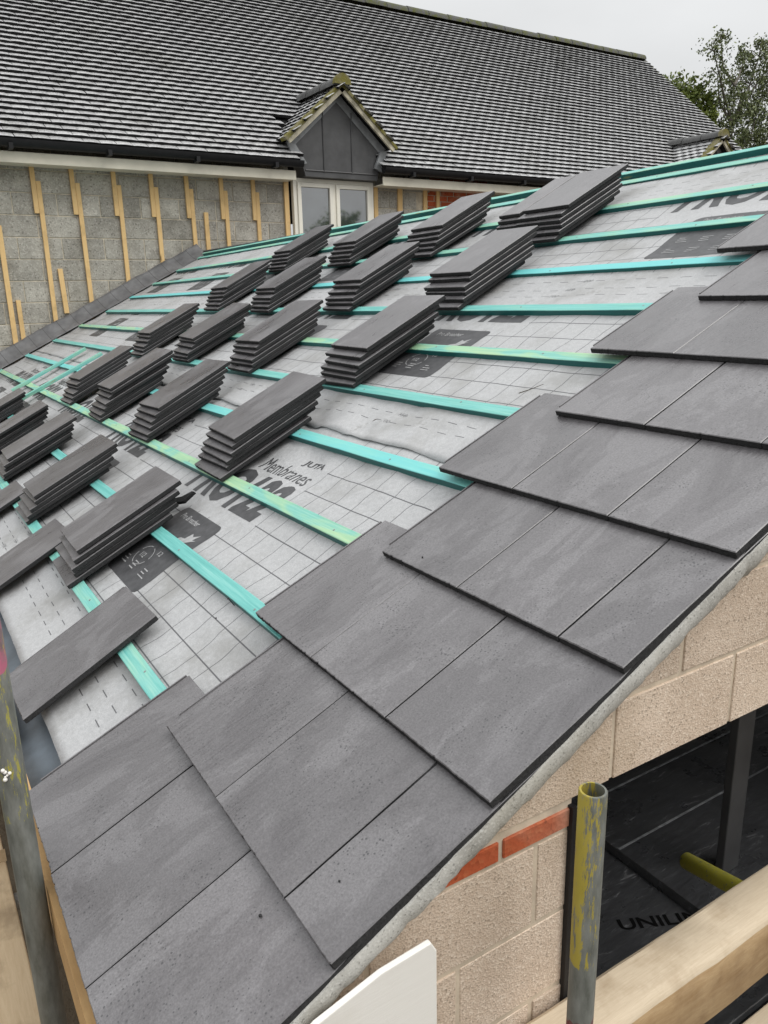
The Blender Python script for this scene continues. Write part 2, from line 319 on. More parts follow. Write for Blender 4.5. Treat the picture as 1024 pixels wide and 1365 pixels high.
# ------------------------------------------------------------------ slates
TT = 0.0186; TL = 0.42
def slate_mesh(seed, w, ledge):
    rng = random.Random(seed); nx, ny = max(5, int(w/0.0052)), 12
    def jit(a): return rng.uniform(-a, a)
    xs = [w*i/nx for i in range(nx+1)]; ys = [TL*j/ny for j in range(ny+1)]
    P = {}
    lowj = [abs(jit(0.0014)) + 0.001*abs(fbm(i*0.35, seed)) + (rng.uniform(.001, .004) if rng.random() < 0.06 else 0) for i in range(len(xs))]
    sl = [jit(0.0006) for _ in ys]; sr = [jit(0.0006) for _ in ys]
    mb = MB(); V = []; idx = {}
    warp = jit(0.0008)
    def put(i, j, z, inset):
        x = xs[i]; y = ys[j]
        if j == 0: y += lowj[i]*0.6
        if i == 0: x += abs(sl[j])
        if i == nx: x -= abs(sr[j])
        x += inset if i == 0 else (-inset if i == nx else 0); y += inset if j == 0 else (-inset if j == ny else 0)
        V.append((x, y, z)); return len(V)-1
    top = [[put(i, j, TT + jit(0.00025) + warp*math.sin(PI*i/nx), 0.0016) for i in range(nx+1)] for j in range(ny+1)]
    rim = [[put(i, j, TT-0.0018, 0) if (i in (0, nx) or j in (0, ny)) else None for i in range(nx+1)] for j in range(ny+1)]
    low = [[put(i, j, 0.0036, 0) if (i in (0, nx) or j in (0, ny)) else None for i in range(nx+1)] for j in range(ny+1)]
    bot = [[put(i, j, 0, 0.005) if (i in (0, nx) or j in (0, ny)) else None for i in range(nx+1)] for j in range(ny+1)]
    F0 = [(top[j][i], top[j][i+1], top[j+1][i+1], top[j+1][i]) for j in range(ny) for i in range(nx)]
    ring = [(0, i) for i in range(nx)] + [(j, nx) for j in range(ny)] + [(ny, i) for i in range(nx, 0, -1)] + [(j, 0) for j in range(ny, 0, -1)]
    F1 = []; F2 = []
    for k in range(len(ring)):
        a, b = ring[k], ring[(k+1) % len(ring)]
        ta, tb = top[a[0]][a[1]], top[b[0]][b[1]]; ra, rb = rim[a[0]][a[1]], rim[b[0]][b[1]]; ba, bb = bot[a[0]][a[1]], bot[b[0]][b[1]]
        la, lb = low[a[0]][a[1]], low[b[0]][b[1]]; F2.append((ra, rb, tb, ta)); F1.append((la, lb, rb, ra)); F1.append((ba, bb, lb, la))
    mb.add(V, F0, 0); base = 0
    for f in F2: mb.f.append(f); mb.m.append(0)
    for f in F1: mb.f.append(f); mb.m.append(1)
    mb.f.append(tuple(bot[a[0]][a[1]] for a in ring)[::-1]); mb.m.append(1)
    if ledge:
        mb.box(-0.022, 0.0003, 0.035, TL-0.004, 0.0005, 0.0082, 0)
        mb.box(-0.022, -0.018, 0.035, TL-0.004, 0.0083, 0.0112, 0)
    me = mb.mesh('slate', [M['slate'], M['slate_edge']])
    return me
FULL = [slate_mesh(10+i, 0.2972, False) for i in range(5)]
ENDL = [slate_mesh(30+i, 0.2972, True) for i in range(5)]
HALF = [slate_mesh(50+i, 0.1482, False) for i in range(3)]
tilt = math.atan2(0.0240, TL)
def put_slate(me, u_left, v, h, name, rz=0, tl=0.0, **k):
    """u_left: u of the slate's left side, v of its lower edge, h of its underside there"""
    L = Matrix.Translation((-u_left, v, h)) @ Matrix.Rotation(rz, 4, 'Z') @ Matrix.Rotation(-tl, 4, 'X')
    return link(name, me, None, RM @ L, **k)
ordn = ['eaves', 'second', 'third', 'fourth', 'fifth', 'sixth', 'seventh', 'eighth', 'ninth', 'tenth', 'eleventh']
for c in range(0, 10):
    full = (c % 2 == 0)
    cols = [(3, 'F'), (2, 'F'), (1, 'F')] if full else [(2.5, 'F'), (1.5, 'F'), (0.5, 'H')]
    cname = 'eaves course' if c == 0 else ordn[c] + ' course up from the eaves'
    for q, (ul, kind) in enumerate(cols):
        if c == 9 and q > 1: continue
        me = random.choice(HALF if kind == 'H' else (ENDL if q == 0 else FULL))
        pos = ('left end slate beside the bare membrane', 'middle slate', 'slate along the gable verge')[q]
        if kind == 'H': pos = 'narrow half slate at the gable verge'
        o = put_slate(me, ul*TW + random.uniform(-.001, .001), c*G + random.uniform(-.0015, .0015), -TT + random.uniform(0, .0006), 'roof_slate',
                      random.uniform(-.002, .002), tilt)
        tag(o, 'laid grey slate, %s, %s' % (cname, pos), 'roof slate', 'laid roof slates')

# stacks waiting on the battens: (bottom right corner u, v, number of slates)
H0 = -0.0420
STACK = {
 (0, 0): (1.869, .313, 5), (0, 1): (2.791, .310, 5), (0, 2): (3.742, .327, 5), (0, 3): (4.52, .318, 5), (0, 4): (5.45, .318, 5),
 (1, 0): (1.868, .943, 6), (1, 1): (2.846, .938, 6), (1, 2): (3.725, .932, 7), (1, 3): (4.604, .936, 6),
 (2, 0): (1.868, 1.575, 6), (2, 1): (2.873, 1.55, 6), (2, 2): (3.808, 1.547, 6), (2, 3): (4.747, 1.543, 6),
 (3, 0): (1.910, 2.194, 6), (3, 1): (2.822, 2.18, 6), (3, 2): (3.818, 2.159, 6), (3, 3): (4.763, 2.188, 6),
 (4, 0): (1.921, 2.809, 6), (4, 1): (2.854, 2.79, 6), (4, 2): (3.747, 2.77, 6), (4, 3): (4.734, 2.778, 6)}
RN = ['lowest stack row', 'second stack row up', 'third stack row up', 'fourth stack row up', 'highest stack row']
CN = ['nearest the laid slates', 'second from the laid slates', 'third from the laid slates', 'fourth from the laid slates', 'farthest from the laid slates']
def lvl(i, n): return 'topmost' if i == n-1 else ('bottom' if i == 0 else ['', 'second lowest', 'third lowest', 'fourth lowest', 'fifth lowest', 'sixth lowest'][i])
for (r, c), (u, v, n) in STACK.items():
    du = random.uniform(-.004, .012); sp = 0.0193
    step = 0.024 if r else 0.021
    for i in range(n):
        jx, jy = random.uniform(-.009, .009), random.uniform(-.011, .011)
        o = put_slate(random.choice(ENDL), u + 0.298 - i*du*0.3 + jx, v + i*step + jy, H0 + hoff(u, v) + i*sp, 'roof_slate', random.uniform(-.028, .028) + 0.004*i*(1 if c % 2 else -1), 0.0)
        tag(o, '%s grey slate of the stack %s, %s' % (lvl(i, n), CN[c], RN[r]), 'roof slate', 'slates stacked ready on the battens')
# narrow cut slates tucked along the highest stack nearest the laid slates
for i in range(4):
    o = put_slate(random.choice(HALF), 1.921 + 0.298 + 0.026 + 0.152 + random.uniform(-.004, .004), 2.83 + (i+2)*0.022, H0 + hoff(2.2, 2.8) + (i + 0.9)*0.0195 + 0.013, 'roof_slate', random.uniform(-.01, .01), 0)
    tag(o, '%s narrow cut slate beside the stack nearest the laid slates, highest stack row' % ['bottom', 'second lowest', 'third lowest', 'topmost'][i], 'roof slate', 'narrow cut slates')
# loose single slates by the eaves
tag(put_slate(ENDL[1], 1.545, 0.026, -0.0420, 'roof_slate', 0.03, -0.012), 'single loose slate lying on the lowest batten between laid slates and pole', 'roof slate', 'loose slates by the eaves')
tag(put_slate(ENDL[2], 2.56, -0.005, -0.0420, 'roof_slate', 0.045, -0.012), 'single loose slate beside the lowest stack nearest the laid slates', 'roof slate', 'loose slates by the eaves')
tag(put_slate(ENDL[3], 3.52, -0.035, -0.0420, 'roof_slate', 0.03, -0.012), 'single loose slate beside the lowest stack second from the laid slates', 'roof slate', 'loose slates by the eaves')

# broken corner of a slate
mb = MB()
poly = [(0, 0), (0.05, 0.006), (0.085, 0.05), (0.07, 0.052), (0.025, 0.03), (-0.01, 0.024)]
mb.prism(poly, 0, 0.014, lambda p, t: (p[0], p[1], t))
mb.build('slate_fragment', M['slate_edge'], None, RM @ Matrix.Translation((-1.985, 0.775, -0.058)) @ Matrix.Rotation(0.35, 4, 'Z') @ Matrix.Rotation(0.35, 4, 'X'), bevel=0.002,
         label='small broken black corner of slate lying by the lowest stack on the dark label', cat='slate fragment')

# ------------------------------------------------------------------ battens
BT = -0.0430; BH = 0.025; BW = 0.046
def batten(name, pts, top, w, hgt, label, seed=0, mat='teal', grp='turquoise treated roof battens'):
    """pts: two (u, v) ends of its upper edge"""
    (ua, va), (ub, vb) = pts
    A = Vector((-ua, va, top + hoff(ua, va))); B = Vector((-ub, vb, top + hoff(ub, vb)))
    d = A - B; L = d.length; X = d.normalized(); Z = Vector((0, 0, 1)); Yv = Z.cross(X).normalized(); Zv = X.cross(Yv)
    R = Matrix((( X.x, Yv.x, Zv.x, B.x), (X.y, Yv.y, Zv.y, B.y), (X.z, Yv.z, Zv.z, B.z), (0, 0, 0, 1)))
    mb = MB(); n = max(2, int(L/0.12)); rng = random.Random(seed+3)
    ring = [(-w, -hgt), (0, -hgt), (0, 0), (-w, 0)]; vv = []
    for i in range(n+1):
        x = L*i/n; a = 0.0016*fbm(x*2.5, seed); b = 0.001*fbm(x*3, seed+9)
        vv += [(x, p[0] + a, p[1] + b*(1 if p[1] == 0 else 0)) for p in ring]
    fs = [(0, 1, 2, 3), tuple(4*n+k for k in (3, 2, 1, 0))]
    for i in range(n):
        for k in range(4): fs.append((4*i+k, 4*i+(k+1) % 4, 4*i+4+(k+1) % 4, 4*i+4+k))
    mb.add(vv, fs)
    mb.m = [0 if (q >= 2 and (q-2) % 4 == 2) else 1 for q in range(len(fs))]      # sides, ends and underside in deeper teal, top face paler
    o = mb.build(name, [M[mat], M['deep_teal']], None, RM @ R, bevel=0.0022, seg=2, label=label, cat='batten', group=grp)
    x = 0.5 + rng.uniform(-.1, .1)
    while x < L and hgt < 0.04:
        nm = MB(); nm.tube([(0, 0, -.001), (0, 0, .0007)], .0034, 8)
        q = link('nail', nm.mesh('nail', M['galv'])); q.parent = o; q.location = (x, -w*0.5 + rng.uniform(-.008, .008), 0.0004)
        x += 0.6 + rng.uniform(-.02, .02)
    return o
bl = ['lowest turquoise batten, running under the single loose slate', 'turquoise batten second up from the eaves, crossing the dark printed label',
      'pale greenish batten third up from the eaves, knotty and yellowed', 'bright turquoise batten fourth up from the eaves, along the membrane overlap edge',
      'turquoise batten fifth up from the eaves, under the third row of stacks', 'pale green batten sixth up from the eaves, crossing the second dark label',
      'turquoise batten seventh up from the eaves, under the fourth row of stacks', 'turquoise batten eighth up from the eaves, ending at a ragged slate corner',
      'turquoise batten ninth up from the eaves, under the highest stacks', 'turquoise batten tenth up from the eaves, second below the ridge']
for k in range(1, 11):
    vu = k*G + 0.052
    ue = 8.2 + random.uniform(-.06, .06)
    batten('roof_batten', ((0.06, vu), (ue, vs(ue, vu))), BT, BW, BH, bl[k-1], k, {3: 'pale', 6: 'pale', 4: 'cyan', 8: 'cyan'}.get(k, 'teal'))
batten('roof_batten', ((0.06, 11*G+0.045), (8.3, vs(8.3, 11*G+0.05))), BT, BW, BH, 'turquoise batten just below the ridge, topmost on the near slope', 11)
RV = 11*G + 0.125       # ridge
# ridge batten on edge
batten('ridge_batten', ((0.06, RV), (8.3, vs(8.3, RV))), BT + 0.018, 0.036, 0.052, 'dark turquoise batten standing along the ridge at the top of the roof', 12)
# two loose battens laid up the slope near the house wall
for (ua, va, ub, vb, lab) in ((6.42, 0.80, 6.40, 1.50, 'loose batten laid up the slope nearest the house wall'), (5.78, 0.78, 5.72, 1.48, 'loose batten laid up the slope just left of the stacks')):
    A = Vector((-ua, va, BT + hoff(ua, va) + 0.0015)); B = Vector((-ub, vb, BT + hoff(ub, vb) + 0.0015)); d = B - A
    X = d.normalized(); Z = Vector((0, 0, 1)); Yv = Z.cross(X).normalized(); Zv = X.cross(Yv)
    mb = MB(); mb.box(0, d.length, -BW/2, BW/2, 0, BH)
    mb.build('loose_batten', M['teal'], None, RM @ Matrix(((X.x, Yv.x, Zv.x, A.x), (X.y, Yv.y, Zv.y, A.y), (X.z, Yv.z, Zv.z, A.z), (0, 0, 0, 1))), bevel=0.002,
             label=lab, cat='batten', group='loose battens by the house wall')

# ------------------------------------------------------------------ membrane
def mh(u, v):
    ph = (v/G - 0.08) % 1.0
    sag = -0.007*math.sin(PI*ph)**2*(0.6 + 0.6*noise.noise(Vector((u*0.8, v*0.8, 2))))
    rough_zone = 0.35 + 1.6*max(0, 1 - abs(v - 1.32)/0.38)*max(0, min(1, (u-0.2)))*max(0.25, 1-abs(u-1.9)/2.0) + 0.5*max(0, 1-abs(v-0.35)/0.4)*max(0, 1-abs(u-2.5)/1.0)
    w = 0.011*fbm(u*4.5 + v*1.5, v*7 - u*1.2, 1.7, 3)*rough_zone + 0.012*(rough_zone-0.35)*max(0, noise.noise(Vector((u*6+v*5, v*9, 8))))
    edge = math.sin(PI*ph)**0.5 if ph > 0 else 0
    return -0.0700 + sag + w*(0.35 + 0.65*edge) + hoff(u, v)
def strip_h(i, u, v, vb):
    lift = 0.0035*i
    if i and v - vb < 0.05: lift += (0.010 if i == 1 else 0.004)*max(0, noise.noise(Vector((u*5, i*3.1, 0)))+0.15)*(1-(v-vb)/0.05)
    return mh(u, v) + lift*max(0.0, min(1, 1 - (v-vb-0.25)/0.5)) + 0.0008*i
VB = [0.068, 1.355, 2.235, 3.155]; VT = [1.50, 2.45, 3.42, RV+0.01]
LAB0 = [1.6, 1.6, 0.94, 1.6]
SN_ = ['lowest strip of pale grey printed roofing membrane, along the eaves', 'second strip of pale grey roofing membrane up from the eaves, wrinkled at its lap',
       'third strip of pale grey roofing membrane up from the eaves', 'topmost strip of pale grey roofing membrane just below the ridge']
GRID = {}
def strip_grid(i, u, v):
    U0, U1, vb, vt = 0.07, 8.45, VB[i], VT[i]; nu = int((U1-U0)/0.028); nv = int((vt-vb)/0.028)
    a = min(max((u-U0)/(U1-U0)*nu, 0), nu-1e-6); b = min(max((v-vb)/(vt-vb)*nv, 0), nv-1e-6); ia, ib = int(a), int(b); fa, fb = a-ia, b-ib
    def g(p, q):
        if (i, p, q) not in GRID: GRID[(i, p, q)] = strip_h(i, U0 + (U1-U0)*p/nu, vb + (vt-vb)*q/nv, vb)
        return GRID[(i, p, q)]
    return (g(ia, ib)*(1-fa) + g(ia+1, ib)*fa)*(1-fb) + (g(ia, ib+1)*(1-fa) + g(ia+1, ib+1)*fa)*fb
strips = []
for i in range(4):
    vb, vt = VB[i], VT[i]; U0, U1 = 0.07, 8.45
    nu = int((U1-U0)/0.028); nv = int((vt-vb)/0.028); vv = []; fs = []
    for a in range(nu+1):
        u = U0 + (U1-U0)*a/nu
        for b in range(nv+1):
            v = vb + (vt-vb)*b/nv
            ve = v + (0.004*fbm(u*3, i) if b == 0 else 0)
            vv.append((-u, ve - vb, strip_h(i, u, v, vb)))
    for a in range(nu):
        for b in range(nv):
            q = a*(nv+1)+b; fs.append((q, q+1, q+nv+2, q+nv+1))
    mb = MB(); mb.add(vv, fs)
    o = mb.build('roofing_membrane', membrane_mat('membrane_%s' % 'abcd'[i], -(LAB0[i] + 0.60)), None, RM @ Matrix.Translation((0, vb, 0)), smooth=True,
                 label=SN_[i], cat='roofing membrane', group='strips of printed roofing membrane')
    sol = o.modifiers.new('thick', 'SOLIDIFY'); sol.thickness = 0.0009; sol.offset = -1
    strips.append(o)
# print on the membrane
def text_mesh(body, size, shear=0.0, bold=0.0):
    cu = bpy.data.curves.new('t', 'FONT'); cu.body = body; cu.size = size; cu.shear = shear; cu.offset = bold; cu.resolution_u = 3
    ob = bpy.data.objects.new('t', cu); COL.objects.link(ob)
    dg = bpy.context.evaluated_depsgraph_get(); me = bpy.data.meshes.new_from_object(ob.evaluated_get(dg))
    bpy.data.objects.remove(ob); bpy.data.curves.remove(cu)
    return me
def drape(me, i, u, v, w, h, mat, name, parent, lift=0.0016, sub=0.035, rot=0):
    """fit mesh into the box of width w, height h with its lower left at (u, v) and lay it over strip i"""
    bm = bmesh.new(); bm.from_mesh(me); bmesh.ops.triangulate(bm, faces=bm.faces)
    xs = [p.co.x for p in bm.verts]; ys = [p.co.y for p in bm.verts]; x0, x1, y0, y1 = min(xs), max(xs), min(ys), max(ys)
    for p in bm.verts: p.co.x = (p.co.x-x0)/(x1-x0)*w; p.co.y = (p.co.y-y0)/(y1-y0)*h
    for _ in range(6):
        es = [e for e in bm.edges if e.calc_length() > sub]
        if not es: break
        bmesh.ops.subdivide_edges(bm, edges=es, cuts=1); bmesh.ops.triangulate(bm, faces=bm.faces)
    for p in bm.verts:
        uu = u - p.co.x; vvv = v + p.co.y
        p.co = Vector((-uu, vvv - VB[i], strip_grid(i, uu, vvv) + lift))
    for f in bm.faces:
        f.normal_update()
        if f.normal.z < 0: f.normal_flip()
    m2 = bpy.data.meshes.new(name); bm.to_mesh(m2); bm.free(); m2.materials.clear(); m2.materials.append(mat)
    o = bpy.data.objects.new(name, m2); COL.objects.link(o); o.parent = parent
    return o
def round_rect(w, h, r):
    mb = MB(); pts = []
    for cx, cy, a0 in ((w-r, r, -90), (w-r, h-r, 0), (r, h-r, 90), (r, r, 180)):
        for k in range(5):
            a = math.radians(a0 + 22.5*k); pts.append((cx + r*math.cos(a), cy + r*math.sin(a), 0))
    mb.add(pts, [tuple(range(len(pts)))]); return mb.mesh('rr', M['print'])
T_PRO = text_mesh('PRO122', 1, 0.25, 0.045); T_MEM = text_mesh('Membranes', 1, 0.2); T_JUTA = text_mesh('JUTA', 1, 0.1, 0.02)
T_NUM = [text_mesh(s, 1, 0.15) for s in ('100', '150', '200')]
T_PB = text_mesh('Pro Breather', 1, 0.1, 0.012); T_112 = text_mesh('112', 1, 0, 0.02); T_12 = text_mesh('12', 1, 0, 0.02)
mbd = MB(); mbd.add([(0, 0, 0), (0.55, 0.1, 0), (1, 0.62, 0), (0.8, 0.55, 0), (0.92, 1, 0), (0.66, 0.72, 0), (0.5, 0.86, 0), (0.42, 0.4, 0), (0.2, 0.34, 0)], [(0, 1, 2, 3, 4, 5, 6, 7, 8)]); T_SPLASH = mbd.mesh('s', M['print'])
mbb = MB(); mbb.add([(0, 0, 0), (1, 0, 0), (1, 1, 0), (0, 1, 0)], [(0, 1, 2, 3)]); T_BAR = mbb.mesh('b', M['print'])
def ringmesh():
    mb = MB(); n = 20
    for k in range(n):
        if k % 5 == 4: continue
        a, b = 2*PI*k/n, 2*PI*(k+1)/n
        mb.add([(math.cos(a), math.sin(a), 0), (math.cos(b), math.sin(b), 0), (0.93*math.cos(b), 0.93*math.sin(b), 0), (0.93*math.cos(a), 0.93*math.sin(a), 0)], [(0, 1, 2, 3)])
    return mb.mesh('ring', M['print'])
T_RING = ringmesh()
RR = round_rect(1, 1, 0.07)
def join_drape(items, i, u, v, mat, name, parent, lift):
    """several small marks as one printed part: items = (mesh, x, y, w, h) relative to (u, v)"""
    objs = [drape(me, i, u - x, v + y, w, h, mat, name, parent, lift) for me, x, y, w, h in items]
    bm = bmesh.new()
    for o in objs: bm.from_mesh(o.data)
    m2 = bpy.data.meshes.new(name); bm.to_mesh(m2); bm.free(); m2.materials.append(mat)
    for o in objs[1:]: bpy.data.objects.remove(o)
    objs[0].data = m2; return objs[0]
for i in range(3):
    st = strips[i]; off = [0, 0, 0][i]
    for k in range(0, 6):
        ul = LAB0[i] + 0.36 + 1.34*k; vb = VB[i] + 0.383
        if ul > 8.2: continue
        lab = drape(RR, i, ul, vb, 0.36, 0.352, M['print'], 'printed_label', st, 0.0016, 0.022)
        marks = [(T_PB, 0.05, 0.300, 0.17, 0.026), (T_SPLASH, 0.20, 0.215, 0.12, 0.07), (T_112, 0.13, 0.10, 0.035, 0.022), (T_12, 0.22, 0.14, 0.03, 0.02), (T_RING, 0.10, 0.065, 0.11, 0.09)]
        rng = random.Random(k*7+i)
        for rr in range(3):
            for cc in range(3):
                if i == 2 or rr == 0:
                    marks.append((T_BAR, 0.05 + cc*0.10, 0.05 + rr*0.085, rng.uniform(.03, .06), 0.004)); marks.append((T_BAR, 0.05 + cc*0.10, 0.064 + rr*0.085, rng.uniform(.025, .05), 0.004))
                    marks.append((T_BAR, 0.05 + cc*0.10, 0.078 + rr*0.085, rng.uniform(.02, .055), 0.004))
        if i == 2: marks = [mm for mm in marks if mm[0] not in (T_112, T_12, T_RING, T_SPLASH)]
        mk = join_drape(marks, i, ul, vb, M['print_white'], 'label_marks', st, 0.0026)
        if i < 2 or True:
            vt = vb + (0.415 if i < 2 else 0.45)
            drape(T_PRO, i, ul + 0.21, vt, 0.68, 0.20, M['print'], 'lettering', st, 0.0018, 0.018)
            if i != 2:
                drape(T_MEM, i, ul - 0.10, vt + 0.215, 0.36, 0.066, M['print'], 'lettering', st, 0.0018, 0.018)
                drape(T_JUTA, i, ul - 0.30, vt + 0.297, 0.155, 0.036, M['print'], 'lettering', st, 0.0018, 0.018)
for i in range(3):
    for k in range(-1, 6):
        for q in range(3):
            u = 1.16 + 0.04 - 0.04*q + 1.34*k
            if not 0.2 < u < 8.2: continue
            drape(T_NUM[q], i, u + 0.33, VB[i] + (0.104, 0.155, 0.217)[q], 0.045, 0.017, M['print_faint'], 'lettering', strips[i], 0.0014, 0.05)

# upstand of membrane against the house wall
mb = MB(); prof = [(8.36, -0.060, 0), (8.42, -0.050, .2), (8.47, -0.025, .6), (8.52, 0.015, 1), (8.55, 0.045, 1), (8.565, 0.07, 1)]
n = 90; vv = []; fs = []
for a in range(n+1):
    v = -0.05 + (RV + 0.05)*a/n
    for (u, h, k) in prof:
        wob = 0.026*k*fbm(v*3.2, u*4, 4) + 0.02*k*max(0, noise.noise(Vector((v*1.7, 3, 1))))
        vv.append((-(u - abs(wob)*0.8*k), v, h + hoff(u, v) + wob*0.6 + 0.006))
np_ = len(prof)
for a in range(n):
    for b in range(np_-1):
        q = a*np_+b; fs.append((q, q+1, q+np_+1, q+np_))
mb.add(vv, fs)
o = mb.build('membrane_upstand', M['upturn'], None, RM, smooth=True, label='dark grey creased membrane upstand folded against the grey block house wall', cat='flashing')
o.modifiers.new('thick', 'SOLIDIFY').thickness = 0.003
# eaves tray
mb = MB(); mb.box(-8.4, -0.02, -0.03, 0.16, -0.106, -0.1025)
mb.build('eaves_tray', M['tray'], None, RM, label='dark blue grey plastic eaves tray showing below the lowest membrane edge', cat='eaves tray')

# small things lying about
mb = MB(); mb.add([(0, 0, 0), (.012, .004, .003), (.026, .0, .002), (.012, -.005, .004), (.012, 0, .001)], [(0, 1, 4), (1, 2, 4), (2, 3, 4), (3, 0, 4)])
mb.build('dead_leaf', M['bark'], None, RM @ Matrix.Translation((-1.545, 1.435, -0.057)) @ Matrix.Rotation(0.9, 4, 'Z'), label='small dead leaf lying on the wrinkled membrane lap', cat='leaf')
tw0 = Vector((-1.045, 1.70, -0.052)); mb = MB(); mb.tube([(0, 0, 0), (.03, .018, .004), (.065, .05, .008)], [.0016, .0014, .0008], 6)
mb.build('twig', M['bark'], None, RM @ Matrix.Translation(tw0), smooth=True, label='thin brown twig on the membrane beside the laid slates', cat='twig')
mb = MB(); mb.tube([(0, 0, 0), (.004, -.004, .03)], .0014, 8); mb.tube([(.004, -.004, .03), (.0042, -.0042, .0312)], .0032, 10)
mb.build('nail', M['black_plastic'], None, RM @ Matrix.Translation((-1.11, 0.628, -0.064)), smooth=True, label='dark nail standing up beside the second batten from the eaves', cat='nail')
for (u, v, r_) in ((0.17, 0.272, .0028), (0.10, 0.394, .0018), (1.02, .56, .0022), (0.62, .98, .002)):
    bmq = bmesh.new(); bmesh.ops.create_icosphere(bmq, subdivisions=2, radius=r_); mb = MB(); bmq.verts.index_update()
    mb.add([q.co*(1 + .2*noise.noise(q.co*900)) for q in bmq.verts], [tuple(q.index for q in f.verts) for f in bmq.faces]); bmq.free()
    k_ = int(v/G); hh = -0.0225*(v - k_*G)/TL
    mb.build('grit', M['slate_edge'], None, RM @ Matrix.Translation((-u, v, hh + r_*0.8)), smooth=True, label='tiny dark crumb of grit lying on the laid slates', cat='grit', group='crumbs of grit on the slates')

# ------------------------------------------------------------------ the extension under the roof
ext = empty('extension_building', (0, 0.04, -2.4), label='single storey block extension with a half slated roof and open gable', cat='building')
def P(mb, name, mats, **k):
    o = mb.build(name, mats, None, **k); o.parent = ext; o.matrix_parent_inverse = ext.matrix_world.inverted(); return o
ext.matrix_world = Matrix.Translation((0, 0.04, -2.4))
def slopez(x): return x*SN/CS - 0.092
def clip(poly, a, b, c):       # keep a x + b z <= c
    out = []
    for i in range(len(poly)):
        p, q = poly[i], poly[(i+1) % len(poly)]; dp, dq = a*p[0]+b*p[1]-c, a*q[0]+b*q[1]-c
        if dp <= 0: out.append(p)
        if dp*dq < 0: t = dp/(dp-dq); out.append((p[0]+(q[0]-p[0])*t, p[1]+(q[1]-p[1])*t))
    return out
OX0, OX1, OZ0, OZ1 = 0.785, 2.75, -0.95, 0.188
XR = RV*CS
blocks = MB(); brick = MB()
rows = [(0.175, 0.345, 0.876), (0.345, 0.515, 1.05), (0.515, 0.685, 0.876), (0.685, 0.855, 1.05), (0.855, 1.025, .876), (1.025, 1.195, 1.05), (1.195, 1.365, .876), (1.365, 1.535, 1.05), (1.535, 1.705, .876),
        (-0.038, 0.13, 0.70), (-0.207, -0.038, 0.533), (-0.377, -0.207, 0.70)]
z = -0.377
while z > -2.5: rows.append((z-0.17, z, 0.533 if len(rows) % 2 else 0.70)); z -= 0.17
def wallpiece(mb, poly, th=0.1, y=0.04):
    for side in (1, -1):       # both halves of the gable under the two slopes
        pass
    pl = clip(poly, -SN/CS, 1, -0.092); pl = clip(pl, SN/CS, 1, 2*XR*SN/CS - 0.092)
    if len(pl) < 3: return
    A = sum(pl[i][0]*pl[(i+1) % len(pl)][1]-pl[(i+1) % len(pl)][0]*pl[i][1] for i in range(len(pl)))
    if abs(A) < 2e-4: return
    mb.prism(pl, y, y+th, lambda p, t: (p[0], t, p[1]))
j = 0.005
for (z0, z1, off) in rows:
    x = off - 0.34*10
    while x < 2*XR:
        a, b, c, d = x+j, x+0.34-j, z0+j, z1-j; x += 0.34
        a = max(a, 0.10)
        if b <= a: continue
        if d > OZ0 and c < OZ1 - 0.05:
            if a >= OX0 and b <= OX1: continue
            if a < OX0 < b: b = OX0 - 0.002
            elif a < OX1 < b: a = OX1
        if c < OZ1 < d: c = max(c, OZ1 if b > OX0 and a < OX1 else c)
        if c < OZ0 < d and a >= OX0 and b <= OX1: d = OZ0
        wallpiece(blocks, [(a, c), (b, c), (b, d), (a, d)], y=0.04 + random.uniform(-.0012, .0012))
gw = P(blocks, 'gable_wall', M['gable_block'], bevel=0.0014, seg=1)
x = 0.612 - 0.17*4
while x < OX0:
    a, b = max(x+0.005, 0.1), min(x+0.167, OX0-0.004); x += 0.172
    if b > a + .01: wallpiece(brick, [(a, 0.134), (b, 0.134), (b, 0.171), (a, 0.171)], y=0.038)
P(brick, 'brick_course', M['red_brick'], bevel=0.002, seg=1)
mort = MB()
for pl in ([(0.1, -2.4), (OX0-0.004, -2.4), (OX0-0.004, 1.9), (0.1, 1.9)], [(OX0-0.004, OZ1+0.002), (OX1, OZ1+0.002), (OX1, 1.9), (OX0-0.004, 1.9)], [(OX0-0.004, -2.4), (OX1, -2.4), (OX1, OZ0-0.002), (OX0-0.004, OZ0-0.002)], [(OX1, -2.4), (2*XR, -2.4), (2*XR, 1.9), (OX1, 1.9)]):
    wallpiece(mort, pl, 0.085, 0.0422)
P(mort, 'mortar_bed', M['gable_mortar'])
# cement fillet under the verge
vm = MB(); n = 260; vv = []; fs = []
for a in range(n+1):
    v = -0.04 + (RV+0.03)*a/n; q = 0.003*fbm(v*7, 1) + 0.0028*fbm(v*41, 2); lowv = 0.009*fbm(v*4.3, 7) + 0.004*fbm(v*31, 4)
    for (y, h) in ((0.03, -0.0245), (-0.0014, -0.0265), (-0.003, -0.036), (-0.001, -0.054), (0.009, -0.070), (0.021, -0.085+lowv*.6), (0.033, -0.094+lowv*.8), (0.050, -0.100+lowv)):
        e_ = 0.0035*fbm(v*22, h*60, 5) if h < -0.03 else 0; w = roofw(0, v, h + q*0.5); vv.append((w.x, y + q*0.7 + e_, w.z))
for a in range(n):
    for b in range(7): q = a*8+b; fs.append((q, q+1, q+9, q+8))
vm.add(vv, fs); P(vm, 'verge_mortar', M['verge_mortar'], smooth=True)
